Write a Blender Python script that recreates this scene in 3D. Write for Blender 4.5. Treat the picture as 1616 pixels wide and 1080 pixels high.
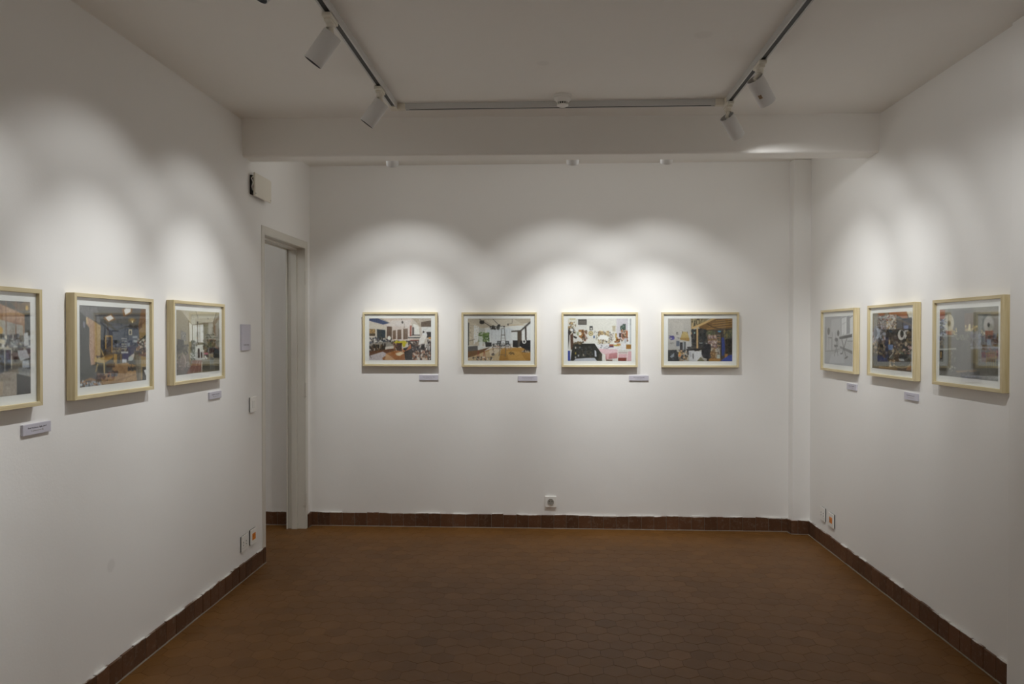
import bpy, bmesh, math, random
import numpy as np
from mathutils import Vector, Matrix
SC = bpy.context.scene
COL = SC.collection
for o in list(bpy.data.objects): bpy.data.objects.remove(o)

# ------------------------------------------------------------------ camera, world, exposure
F_PX = 1179.9
cam_data = bpy.data.cameras.new('camera'); cam_data.sensor_width = 36.0; cam_data.sensor_fit = 'HORIZONTAL'
cam_data.lens = F_PX / 1616 * 36.0; cam_data.clip_start = .02; cam_data.clip_end = 50
cam = bpy.data.objects.new('camera', cam_data); COL.objects.link(cam)
RM = Matrix(((0.9988020, -0.0489221, -0.0010773), (0.0489316, 0.9987270, 0.0122485), (0.0004767, -0.0122866, 0.9999244)))
ex, ey, ez = RM.col[0], RM.col[1], RM.col[2]
cam.matrix_world = Matrix(((ex.x, ez.x, -ey.x, 0), (ex.y, ez.y, -ey.y, 0), (ex.z, ez.z, -ey.z, 1.4057), (0, 0, 0, 1)))
SC.camera = cam
SC.cycles.diffuse_bounces = 10; SC.cycles.max_bounces = 14
w = bpy.data.worlds.new('world'); SC.world = w; w.use_nodes = True
w.node_tree.nodes['Background'].inputs[0].default_value = (.6, .6, .6, 1); w.node_tree.nodes['Background'].inputs[1].default_value = .05
vs = SC.view_settings; vs.view_transform = 'Standard'; vs.look = 'None'; vs.gamma = 1; vs.exposure = 0.2; vs.use_curve_mapping = False
# gallery spotlights: (name, joint point under the track, direction, watts); the lamps themselves are built with their heads
P_SIDE, P_BACK = 37.0, 52.0
LAMP_COLOR = (.97, .985, .98)

# ------------------------------------------------------------------ room numbers (metres)
XL, XR, YB, YF, ZC = -1.737, 1.821, 5.3695, -1.9, 2.615
BEAM_F, BEAM_K, BEAM_Z = 4.20, 4.345, 2.405
DY0, DY1, DZ = 4.50, 5.262, 2.008          # doorway clear opening

# ------------------------------------------------------------------ helpers
class MB:
    def __init__(s): s.v = []; s.f = []; s.m = []
    def add(s, vs, fs, m=0):
        n = len(s.v); s.v += [tuple(p) for p in vs]
        for f in fs: s.f.append(tuple(n + i for i in f)); s.m.append(m)
        return s
    def box(s, a, b, m=0):
        (x0, y0, z0), (x1, y1, z1) = a, b
        x0, x1 = min(x0, x1), max(x0, x1); y0, y1 = min(y0, y1), max(y0, y1); z0, z1 = min(z0, z1), max(z0, z1)
        return s.add([(x0,y0,z0),(x1,y0,z0),(x1,y1,z0),(x0,y1,z0),(x0,y0,z1),(x1,y0,z1),(x1,y1,z1),(x0,y1,z1)],
                     [(0,3,2,1),(4,5,6,7),(0,1,5,4),(1,2,6,5),(2,3,7,6),(3,0,4,7)], m)
    def prism(s, prof, fn, t0, t1, m=0):           # closed profile swept from t0 to t1, fn(u, v, t) -> point
        n = len(prof)
        return s.add([fn(u, v, t0) for u, v in prof] + [fn(u, v, t1) for u, v in prof],
                     [tuple(range(n)), tuple(range(2*n-1, n-1, -1))] + [(i, (i+1) % n, n+(i+1) % n, n+i) for i in range(n)], m)
    def lathe(s, prof, seg=48, m=0, cap=True):     # (r, z) pairs round local Z
        vs = []; fs = []
        for r, z in prof:
            for k in range(seg):
                a = 2*math.pi*k/seg; vs.append((r*math.cos(a), r*math.sin(a), z))
        for i in range(len(prof)-1):
            for k in range(seg): fs.append((i*seg+k, i*seg+(k+1) % seg, (i+1)*seg+(k+1) % seg, (i+1)*seg+k))
        if cap:
            fs.append(tuple(range(seg-1, -1, -1))); fs.append(tuple((len(prof)-1)*seg+k for k in range(seg)))
        return s.add(vs, fs, m)
    def tube(s, pts, r, seg=10, m=0):
        pts = [Vector(p) for p in pts]; vs = []; fs = []
        for i, p in enumerate(pts):
            d = (pts[min(i+1, len(pts)-1)] - pts[max(i-1, 0)]).normalized()
            u = d.orthogonal().normalized() if i == 0 else (u - d*u.dot(d)).normalized()
            q = d.cross(u)
            for k in range(seg):
                a = 2*math.pi*k/seg; vs.append(p + u*r*math.cos(a) + q*r*math.sin(a))
        for i in range(len(pts)-1):
            for k in range(seg): fs.append((i*seg+k, i*seg+(k+1) % seg, (i+1)*seg+(k+1) % seg, (i+1)*seg+k))
        fs.append(tuple(range(seg-1, -1, -1))); fs.append(tuple((len(pts)-1)*seg+k for k in range(seg)))
        return s.add(vs, fs, m)
    def build(s, name, mats, parent=None, bevel=0, smooth=False, weld=True, segs=2):
        me = bpy.data.meshes.new(name); me.from_pydata(s.v, [], s.f)
        for mm in (mats if isinstance(mats, (list, tuple)) else [mats]): me.materials.append(mm)
        me.polygons.foreach_set('material_index', s.m)
        bm = bmesh.new(); bm.from_mesh(me)
        bmesh.ops.recalc_face_normals(bm, faces=bm.faces); bm.to_mesh(me); bm.free()
        if smooth:
            me.polygons.foreach_set('use_smooth', [True]*len(me.polygons))
            me.set_sharp_from_angle(angle=math.radians(35))
        o = bpy.data.objects.new(name, me); COL.objects.link(o)
        if parent: o.parent = parent
        if bevel:
            b = o.modifiers.new('bevel', 'BEVEL'); b.width = bevel; b.segments = segs; b.limit_method = 'ANGLE'; b.harden_normals = False
        return o
def empty(name, loc, rz=0, label=None, cat=None, group=None):
    o = bpy.data.objects.new(name, None); COL.objects.link(o); o.empty_display_size = .05
    o.location = loc; o.rotation_euler = (0, 0, rz)
    if label: tag(o, label, cat, group)
    return o
def tag(o, label, cat, group=None):
    o['label'] = label; o['category'] = cat
    if group: o['group'] = group
    return o
def struct(o): o['kind'] = 'structure'; return o

# ------------------------------------------------------------------ materials
def newmat(name):
    m = bpy.data.materials.new(name); m.use_nodes = True; nt = m.node_tree
    return m, nt, nt.nodes['Principled BSDF']
def N(nt, t, **kw):
    n = nt.nodes.new(t)
    for k, v in kw.items(): setattr(n, k, v)
    return n
def plain(name, c, rough=.5, metal=0, spec=.5, noise=0, nscale=30, bump=0):
    m, nt, b = newmat(name)
    b.inputs['Base Color'].default_value = (*c, 1); b.inputs['Roughness'].default_value = rough
    b.inputs['Metallic'].default_value = metal; b.inputs['Specular IOR Level'].default_value = spec
    tc = N(nt, 'ShaderNodeTexCoord'); nz = N(nt, 'ShaderNodeTexNoise'); nz.inputs['Scale'].default_value = nscale; nz.inputs['Detail'].default_value = 4
    nt.links.new(tc.outputs['Object'], nz.inputs['Vector'])
    if noise:
        mx = N(nt, 'ShaderNodeMix', data_type='RGBA'); nt.links.new(nz.outputs['Fac'], mx.inputs[0])
        mx.inputs[6].default_value = (*[x*(1-noise) for x in c], 1); mx.inputs[7].default_value = (*[min(1, x*(1+noise)) for x in c], 1)
        nt.links.new(mx.outputs[2], b.inputs['Base Color'])
    if bump:
        bp = N(nt, 'ShaderNodeBump'); bp.inputs['Strength'].default_value = bump; bp.inputs['Distance'].default_value = .002
        nt.links.new(nz.outputs['Fac'], bp.inputs['Height']); nt.links.new(bp.outputs[0], b.inputs['Normal'])
    return m
def plaster(name, c, spots=()):
    m, nt, b = newmat(name); b.inputs['Roughness'].default_value = .62; b.inputs['Specular IOR Level'].default_value = .25
    tc = N(nt, 'ShaderNodeTexCoord')
    a = N(nt, 'ShaderNodeTexNoise'); a.inputs['Scale'].default_value = 1.1; a.inputs['Detail'].default_value = 3
    f = N(nt, 'ShaderNodeTexNoise'); f.inputs['Scale'].default_value = 95; f.inputs['Detail'].default_value = 3
    g = N(nt, 'ShaderNodeTexNoise'); g.inputs['Scale'].default_value = 4.5; g.inputs['Detail'].default_value = 2
    for n in (a, f, g): nt.links.new(tc.outputs['Object'], n.inputs['Vector'])
    mx = N(nt, 'ShaderNodeMix', data_type='RGBA'); nt.links.new(a.outputs['Fac'], mx.inputs[0])
    mx.inputs[6].default_value = (*[x*.965 for x in c], 1); mx.inputs[7].default_value = (*[min(1, x*1.025) for x in c], 1)
    out = mx.outputs[2]
    for (p, r, k) in spots:                        # round touched-up patches of paint
        d = N(nt, 'ShaderNodeVectorMath', operation='DISTANCE'); nt.links.new(tc.outputs['Object'], d.inputs[0]); d.inputs[1].default_value = p
        mr = N(nt, 'ShaderNodeMapRange'); mr.inputs[1].default_value = r*.75; mr.inputs[2].default_value = r*1.1; mr.inputs[3].default_value = k; mr.inputs[4].default_value = 0
        nt.links.new(d.outputs['Value'], mr.inputs[0])
        m2 = N(nt, 'ShaderNodeMix', data_type='RGBA'); nt.links.new(mr.outputs[0], m2.inputs[0]); nt.links.new(out, m2.inputs[6]); m2.inputs[7].default_value = (.45, .43, .40, 1)
        out = m2.outputs[2]
    nt.links.new(out, b.inputs['Base Color'])
    b1 = N(nt, 'ShaderNodeBump'); b1.inputs['Strength'].default_value = .25; b1.inputs['Distance'].default_value = .0012; nt.links.new(f.outputs['Fac'], b1.inputs['Height'])
    b2 = N(nt, 'ShaderNodeBump'); b2.inputs['Strength'].default_value = .35; b2.inputs['Distance'].default_value = .010; nt.links.new(g.outputs['Fac'], b2.inputs['Height'])
    nt.links.new(b1.outputs[0], b2.inputs['Normal']); nt.links.new(b2.outputs[0], b.inputs['Normal'])
    return m
def wood(name, axis):
    m, nt, b = newmat(name); b.inputs['Roughness'].default_value = .5; b.inputs['Specular IOR Level'].default_value = .3
    tc = N(nt, 'ShaderNodeTexCoord'); mp = N(nt, 'ShaderNodeMapping'); oi = N(nt, 'ShaderNodeObjectInfo')
    sc = [70, 70, 70]; sc[axis] = 3.5; mp.inputs['Scale'].default_value = sc
    cx = N(nt, 'ShaderNodeCombineXYZ'); ml = N(nt, 'ShaderNodeMath', operation='MULTIPLY'); ml.inputs[1].default_value = 40
    nt.links.new(oi.outputs['Random'], ml.inputs[0]); nt.links.new(ml.outputs[0], cx.inputs[0]); nt.links.new(ml.outputs[0], cx.inputs[2])
    nt.links.new(tc.outputs['Object'], mp.inputs['Vector']); nt.links.new(cx.outputs[0], mp.inputs['Location'])
    nz = N(nt, 'ShaderNodeTexNoise'); nz.inputs['Scale'].default_value = 1.5; nz.inputs['Detail'].default_value = 5; nz.inputs['Distortion'].default_value = .4
    nt.links.new(mp.outputs[0], nz.inputs['Vector'])
    cr = N(nt, 'ShaderNodeValToRGB'); cr.color_ramp.elements[0].position = .3; cr.color_ramp.elements[0].color = (.60, .49, .27, 1)
    cr.color_ramp.elements[1].position = .72; cr.color_ramp.elements[1].color = (.74, .65, .43, 1)
    nt.links.new(nz.outputs['Fac'], cr.inputs[0]); nt.links.new(cr.outputs[0], b.inputs['Base Color'])
    bp = N(nt, 'ShaderNodeBump'); bp.inputs['Strength'].default_value = .2; bp.inputs['Distance'].default_value = .0006
    nt.links.new(nz.outputs['Fac'], bp.inputs['Height']); nt.links.new(bp.outputs[0], b.inputs['Normal'])
    return m
def glass_mat():
    m = bpy.data.materials.new('picture_glass'); m.use_nodes = True; nt = m.node_tree; nt.nodes.clear()
    o = N(nt, 'ShaderNodeOutputMaterial'); t = N(nt, 'ShaderNodeBsdfTransparent'); g = N(nt, 'ShaderNodeBsdfGlossy'); g.inputs['Roughness'].default_value = .0
    g.inputs['Color'].default_value = (1, 1, 1, 1); t.inputs['Color'].default_value = (.985, .99, .985, 1)
    fr = N(nt, 'ShaderNodeFresnel'); mx = N(nt, 'ShaderNodeMixShader'); ge = N(nt, 'ShaderNodeNewGeometry')
    ior = N(nt, 'ShaderNodeMapRange'); ior.inputs[3].default_value = 1.42; ior.inputs[4].default_value = 1/1.42
    nt.links.new(ge.outputs['Backfacing'], ior.inputs[0]); nt.links.new(ior.outputs[0], fr.inputs[0])
    nt.links.new(fr.outputs[0], mx.inputs[0]); nt.links.new(t.outputs[0], mx.inputs[1]); nt.links.new(g.outputs[0], mx.inputs[2]); nt.links.new(mx.outputs[0], o.inputs[0])
    return m
def terracotta(name, attr, dark, lite, rough, grey=None, paint=None):
    m, nt, b = newmat(name); b.inputs['Specular IOR Level'].default_value = .28
    tc = N(nt, 'ShaderNodeTexCoord'); nz = N(nt, 'ShaderNodeTexNoise'); nz.inputs['Scale'].default_value = 2.2; nz.inputs['Detail'].default_value = 6; nz.inputs['Roughness'].default_value = .65
    nt.links.new(tc.outputs['Object'], nz.inputs['Vector'])
    at = N(nt, 'ShaderNodeAttribute', attribute_name=attr)
    ad = N(nt, 'ShaderNodeMath', operation='ADD'); nt.links.new(nz.outputs['Fac'], ad.inputs[0]); nt.links.new(at.outputs['Fac'], ad.inputs[1])
    mr = N(nt, 'ShaderNodeMapRange'); mr.inputs[1].default_value = .55; mr.inputs[2].default_value = 1.25; nt.links.new(ad.outputs[0], mr.inputs[0])
    mx = N(nt, 'ShaderNodeMix', data_type='RGBA'); mx.inputs[6].default_value = (*dark, 1); mx.inputs[7].default_value = (*lite, 1); nt.links.new(mr.outputs[0], mx.inputs[0])
    out = mx.outputs[2]
    n2 = N(nt, 'ShaderNodeTexNoise'); n2.inputs['Scale'].default_value = 38 if grey else 9; n2.inputs['Detail'].default_value = 5; n2.inputs['Roughness'].default_value = .7
    nt.links.new(tc.outputs['Object'], n2.inputs['Vector'])
    if grey:                                       # limey wear on the skirting tiles
        r2 = N(nt, 'ShaderNodeMapRange'); r2.inputs[1].default_value = .52; r2.inputs[2].default_value = .80; r2.inputs[4].default_value = .6; nt.links.new(n2.outputs['Fac'], r2.inputs[0])
        m2 = N(nt, 'ShaderNodeMix', data_type='RGBA'); nt.links.new(r2.outputs[0], m2.inputs[0]); nt.links.new(out, m2.inputs[6]); m2.inputs[7].default_value = (*grey, 1); out = m2.outputs[2]
    if paint:                                      # wall paint slopped unevenly over the top edge of the tiles
        sp = N(nt, 'ShaderNodeSeparateXYZ'); nt.links.new(tc.outputs['Object'], sp.inputs[0])
        n3 = N(nt, 'ShaderNodeTexNoise'); n3.inputs['Scale'].default_value = 7; n3.inputs['Detail'].default_value = 5; nt.links.new(tc.outputs['Object'], n3.inputs['Vector'])
        q = N(nt, 'ShaderNodeMath', operation='MULTIPLY_ADD'); nt.links.new(n3.outputs['Fac'], q.inputs[0]); q.inputs[1].default_value = .035; nt.links.new(sp.outputs[2], q.inputs[2])
        g2 = N(nt, 'ShaderNodeMapRange'); g2.inputs[1].default_value = paint; g2.inputs[2].default_value = paint+.004; nt.links.new(q.outputs[0], g2.inputs[0])
        m3 = N(nt, 'ShaderNodeMix', data_type='RGBA'); nt.links.new(g2.outputs[0], m3.inputs[0]); nt.links.new(out, m3.inputs[6]); m3.inputs[7].default_value = (.72, .70, .67, 1); out = m3.outputs[2]
    nt.links.new(out, b.inputs['Base Color'])
    rr = N(nt, 'ShaderNodeMapRange'); rr.inputs[3].default_value = rough-.07; rr.inputs[4].default_value = rough+.10; nt.links.new(n2.outputs['Fac'], rr.inputs[0]); nt.links.new(rr.outputs[0], b.inputs['Roughness'])
    bp = N(nt, 'ShaderNodeBump'); bp.inputs['Strength'].default_value = .25; bp.inputs['Distance'].default_value = .002
    nt.links.new(n2.outputs['Fac'], bp.inputs['Height']); nt.links.new(bp.outputs[0], b.inputs['Normal'])
    return m
def emit(name, c, s):
    m = bpy.data.materials.new(name); m.use_nodes = True; nt = m.node_tree; nt.nodes.clear()
    o = N(nt, 'ShaderNodeOutputMaterial'); e = N(nt, 'ShaderNodeEmission'); e.inputs[0].default_value = (*c, 1); e.inputs[1].default_value = s
    nt.links.new(e.outputs[0], o.inputs[0]); return m
WALLC = (.885, .875, .855)
M = dict(
    wall=plaster('wall_paint', WALLC, [((XL, 2.88, .479), .028, .16)]),
    ceil=plaster('ceiling_paint', (.88, .86, .825), [((-.026, 3.372, ZC), .03, .12), ((.625, 3.082, ZC), .04, .10)]),
    gloss=plain('door_gloss_paint', (.70, .675, .61), .38, noise=.04, nscale=6, bump=.15),
    plate=plain('white_plastic', (.90, .89, .855), .35),
    cream=plain('cream_plastic', (.80, .765, .67), .4),
    card=plain('card_face', (.58, .565, .64), .55),
    ink=plain('print_ink', (.035, .03, .045), .6),
    dark=plain('dark_gap', (.02, .02, .02), .6),
    orange=plain('orange_socket_plastic', (.82, .26, .02), .35),
    alu=plain('white_track_metal', (.62, .62, .61), .4),
    slot=plain('black_track_slot', (.02, .02, .02), .5),
    head=plain('white_lamp_enamel', (.72, .72, .715), .42),
    inner=plain('dark_lamp_interior', (.05, .05, .05), .4),
    chrome=plain('lamp_reflector', (.75, .75, .75), .22, metal=1),
    sticker=plain('brown_sticker', (.30, .20, .12), .6),
    mat=plain('mat_board', (.86, .87, .86), .8),
    grout=plain('grey_grout', (.20, .17, .135), .85, noise=.3, nscale=20),
    fgrout=plain('dark_floor_grout', (.080, .034, .010), .8, noise=.4, nscale=12),
    steel=plain('screw_steel', (.35, .34, .32), .35, metal=.8),
    wood_h=wood('pale_wood_horizontal', 0), wood_v=wood('pale_wood_vertical', 2), glass=glass_mat(),
    tile=terracotta('floor_terracotta', 'tone', (.122, .052, .010), (.180, .081, .019), .46),
    skirt=terracotta('skirting_terracotta', 'tone', (.070, .032, .015), (.145, .067, .034), .42, grey=(.26, .21, .17), paint=.1115),
    lens=emit('lamp_lens', LAMP_COLOR, 1.5),
)

# ------------------------------------------------------------------ room shell
XH, T = -3.3, .12                                 # hallway far side, partition thickness
b = MB()
b.box((XL-T, YF, 0), (XL, DY0-.02, ZC)); b.box((XL-T, DY1+.02, 0), (XL, YB, ZC)); b.box((XL-T, DY0-.02, DZ+.02), (XL, DY1+.02, ZC))
struct(b.build('wall_left', M['wall']))
b = MB(); b.box((XH-.1, YB, 0), (XR+.15, YB+.15, ZC)); struct(b.build('wall_back', M['wall']))
b = MB(); b.box((XR, YF, 0), (XR+.15, YB, ZC)); struct(b.build('wall_right', M['wall']))
b = MB(); b.box((XR-.018, YF, 0), (XR, 3.022, ZC)); struct(b.build('trim_2', M['wall'], bevel=.004))
b = MB(); b.box((XH-.1, YF-.15, 0), (XR+.15, YF, ZC)); struct(b.build('wall_rear', M['wall']))
b = MB(); b.box((XH-.1, YF, 0), (XH, YB, ZC)); struct(b.build('wall_hallway', M['wall']))
b = MB(); b.box((XH-.1, YF-.15, ZC), (XR+.15, YB+.15, ZC+.12)); struct(b.build('ceiling', M['ceil']))
# down-stand beam with softened arrises
b = MB(); b.add([(XL-.05, 4.177, BEAM_Z), (XR+.05, 4.233, BEAM_Z), (XR+.05, 4.391, BEAM_Z), (XL-.05, 4.314, BEAM_Z), (XL-.05, 4.160, ZC+.05), (XR+.05, 4.219, ZC+.05), (XR+.05, 4.391, ZC+.05), (XL-.05, 4.314, ZC+.05)],
                [(0,3,2,1),(4,5,6,7),(0,1,5,4),(1,2,6,5),(2,3,7,6),(3,0,4,7)])
struct(b.build('trim_1', M['ceil'], bevel=.012, segs=4))
# boxed-in corner column
b = MB(); b.add([(1.690, YB+.04, 0), (1.703, 5.302, 0), (XR+.04, 5.302, 0), (XR+.04, YB+.04, 0), (1.690, YB+.04, ZC), (1.703, 5.302, ZC), (XR+.04, 5.302, ZC), (XR+.04, YB+.04, ZC)],
                [(0,1,2,3),(7,6,5,4),(0,4,5,1),(1,5,6,2),(2,6,7,3),(3,7,4,0)])
struct(b.build('trim_3', M['wall'], bevel=.008, segs=3))

# floor: small hexagonal terracotta tiles in one mesh
def build_floor():
    rnd = random.Random(4); b = MB(); tone = []
    b.add([(XH, YF, -.0010), (XR, YF, -.0010), (XR, YB, -.0010), (XH, YB, -.0010)], [(0, 1, 2, 3)], 1); tone.append(.5)
    Wd = .098; R = Wd/math.sqrt(3); g = .0005
    rows = int((YB-YF)/(1.5*R))+2; cols = int((XR-XH)/Wd)+2
    for j in range(rows):
        for i in range(cols):
            cx = XH + i*Wd + (Wd/2 if j % 2 else 0); cy = YF + j*1.5*R
            if cy > YB+R or cx > XR+Wd: continue
            z = rnd.uniform(-.0004, .0004); tx = rnd.uniform(-.004, .004); ty = rnd.uniform(-.004, .004); vs = []
            for rr, dz in ((R-g, -.0006), (R-g-.0010, 0)):
                for k in range(6):
                    a = math.pi/6 + k*math.pi/3; x = rr*math.cos(a); y = rr*math.sin(a)
                    vs.append((min(max(cx+x, XH), XR), min(max(cy+y, YF), YB), z+dz+tx*x+ty*y))
            b.add(vs, [(6,7,8,9,10,11)]+[(k, (k+1) % 6, 6+(k+1) % 6, 6+k) for k in range(6)], 0)
            t = .5+rnd.gauss(0, .10); tone += [t]*7
    o = b.build('floor', [M['tile'], M['fgrout']])
    at = o.data.attributes.new('tone', 'FLOAT', 'FACE'); at.data.foreach_set('value', tone)
    return struct(o)
build_floor()

def skirting(name, p0, p1, nrm, h=.098, seed=1):   # row of upright tiles from p0 to p1, nrm points into the room
    rnd = random.Random(seed); b = MB(); tone = []
    p0 = Vector((*p0, 0)); p1 = Vector((*p1, 0)); n = Vector((*nrm, 0)); d = (p1-p0); L = d.length; d.normalize()
    def brick(s0, s1, t0, t1, z0, z1, m, tn):
        a = [p0+d*s0+n*t0, p0+d*s1+n*t0, p0+d*s1+n*t1, p0+d*s0+n*t1]
        b.add([(p.x, p.y, z0) for p in a]+[(p.x, p.y, z1) for p in a], [(0,3,2,1),(4,5,6,7),(0,1,5,4),(1,2,6,5),(2,3,7,6),(3,0,4,7)], m); tone.extend([tn]*6)
    brick(0, L, 0, .0095, 0, h-.006, 1, .5)
    s = -rnd.uniform(0, .05)
    while s < L:
        wd = rnd.choice((.085, .088, .09, .0865)); a, e = max(s, 0), min(s+wd, L)
        if e-a > .012: brick(a, e, 0, .012+rnd.uniform(-.0012, .0012), .001, h+rnd.uniform(-.006, .003), 0, .5+rnd.gauss(0, .13))
        s += wd+.0025
    b.prism([(0, 0), (.017, 0), (.012, .0045), (0, .006)], lambda u, v, t: p0+d*t+n*u+Vector((0, 0, v)), 0, L, 1); tone.extend([.5]*6)
    o = b.build(name, [M['skirt'], M['grout']], bevel=.0016)
    at = o.data.attributes.new('tone', 'FLOAT', 'FACE'); at.data.foreach_set('value', tone)
    return struct(o)
skirting('baseboard_left', (XL, YF), (XL, DY0-.018), (1, 0), seed=3)
skirting('baseboard_left_corner', (XL, DY1+.03), (XL, YB), (1, 0), seed=4)
skirting('baseboard_back', (XL, YB), (1.692, YB), (0, -1), h=.099, seed=5)
skirting('baseboard_column', (1.6915, 5.302), (XR, 5.302), (0, -1), seed=6)
skirting('baseboard_column_side', (1.697, YB), (1.703, 5.302), (-1, 0), seed=7)
skirting('baseboard_right', (XR, 3.024), (XR, 5.302), (-1, 0), seed=8)
skirting('baseboard_hallway', (XH, YB), (XL-T, YB), (0, -1), h=.099, seed=9)

# ------------------------------------------------------------------ doorway: jamb lining, stop and casings
dr = empty('door_1', (0, 0, 0)); struct(dr)
def portal(name, prof, parent, mat, bevel=.0015):
    # prof: (outward distance from the clear opening, x); swept up one side, across and down
    b = MB()
    y0, y1, z = DY0, DY1, DZ
    n = len(prof); rings = []
    rings.append([(x, y0-o, 0) for o, x in prof]); rings.append([(x, y0-o, z+o) for o, x in prof])
    rings.append([(x, y1+o, z+o) for o, x in prof]); rings.append([(x, y1+o, 0) for o, x in prof])
    vs = sum(rings, []); fs = [tuple(range(n)), tuple(range(4*n-1, 3*n-1, -1))]
    for r in range(3):
        for i in range(n): fs.append((r*n+i, r*n+(i+1) % n, (r+1)*n+(i+1) % n, (r+1)*n+i))
    b.add(vs, fs); return b.build(name, mat, parent, bevel=bevel)
portal('jamb', [(0, XL-T-.004), (.019, XL-T-.004), (.019, XL+.001), (0, XL+.001)], dr, M['gloss'])
portal('casing', [(-.002, XL-.004), (-.002, XL+.002), (.006, XL+.005), (.014, XL+.0035), (.040, XL+.0045), (.050, XL+.003), (.050, XL-.004)], dr, M['gloss'])
portal('door_stop', [(.001, XL-.058), (-.014, XL-.058), (-.014, XL-.098), (.001, XL-.098)], dr, M['gloss'])
portal('casing', [(-.014, XL-T-.005), (-.014, XL-T-.016), (.044, XL-T-.016), (.044, XL-T-.005)], dr, M['gloss'])
for z in (.21, 1.0, 1.80):
    hb = MB(); hb.box((XL-.028, DY1-.0025, z-.045), (XL+.002, DY1-.0002, z+.045)); hb.lathe([(.0001, -.05), (.003, -.049), (.0055, -.045), (.0055, .045), (.003, .049), (.0001, .05)], 16)
    nb = len(hb.v)-16*6
    for i in range(nb, len(hb.v)): x, y, q = hb.v[i]; hb.v[i] = (x+XL+.006, y+DY1-.005, q+z)
    hb.build('hinge', M['gloss'], dr)

# ------------------------------------------------------------------ lighting tracks
def rail(t, a, bb, h=.030, wd=.034):
    a = Vector(a); bb = Vector(bb); d = (bb-a).normalized(); n = Vector((-d.y, d.x, 0)); L = (bb-a).length
    w2 = wd/2; i = .0095
    prof = [(-w2, 0), (w2, 0), (w2, -h), (i, -h), (i, -.006), (-i, -.006), (-i, -h), (-w2, -h)]
    MB().prism(prof, lambda u, v, s: a+n*u+d*s+Vector((0, 0, v)), 0, L).build('rail', M['alu'], t, bevel=.0008)
    MB().prism([(-i+.0002, -.0065), (i-.0002, -.0065), (i-.0002, -.0275), (-i+.0002, -.0275)], lambda u, v, s: a+n*u+d*s+Vector((0, 0, v)), .03, L-.03).build('conductor_insert', M['slot'], t)
XT, XU, YT = -.817, .922, 3.935
tl = empty('lighting_track', (XT, 2, ZC), 0, 'left ceiling track carrying the lamps aimed at the left wall', 'track light rail')
tr = empty('lighting_track', (XU, 2, ZC), 0, 'right ceiling track carrying the lamps aimed at the right wall', 'track light rail')
tc_ = empty('lighting_track', (0, YT, ZC), 0, 'empty white ceiling track running across in front of the beam', 'track light rail')
tb = empty('lighting_track', (0, 4.47, ZC), 0, 'ceiling track hidden behind the beam, for the back wall lamps', 'track light rail')
rail(tl, (0, -3.2, 0), (.006, YT-2-.035, 0)); rail(tr, (0, -3.2, 0), (0, YT-2-.035, 0))
rail(tc_, (XT+.05, 0, 0), (XU-.05, .004, 0)); rail(tb, (-1.4, 0, 0), (1.4, 0, 0))
for t, sg in ((tl, 1), (tr, -1)):
    c = MB(); c.box((-.019, YT-2-.055, 0), (.019, YT-2+.019, -.032)); c.box((sg*.019, YT-2-.019, 0), (sg*.062, YT-2+.019, -.032)); c.build('corner_connector', M['cream'], t, bevel=.003)

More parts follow.
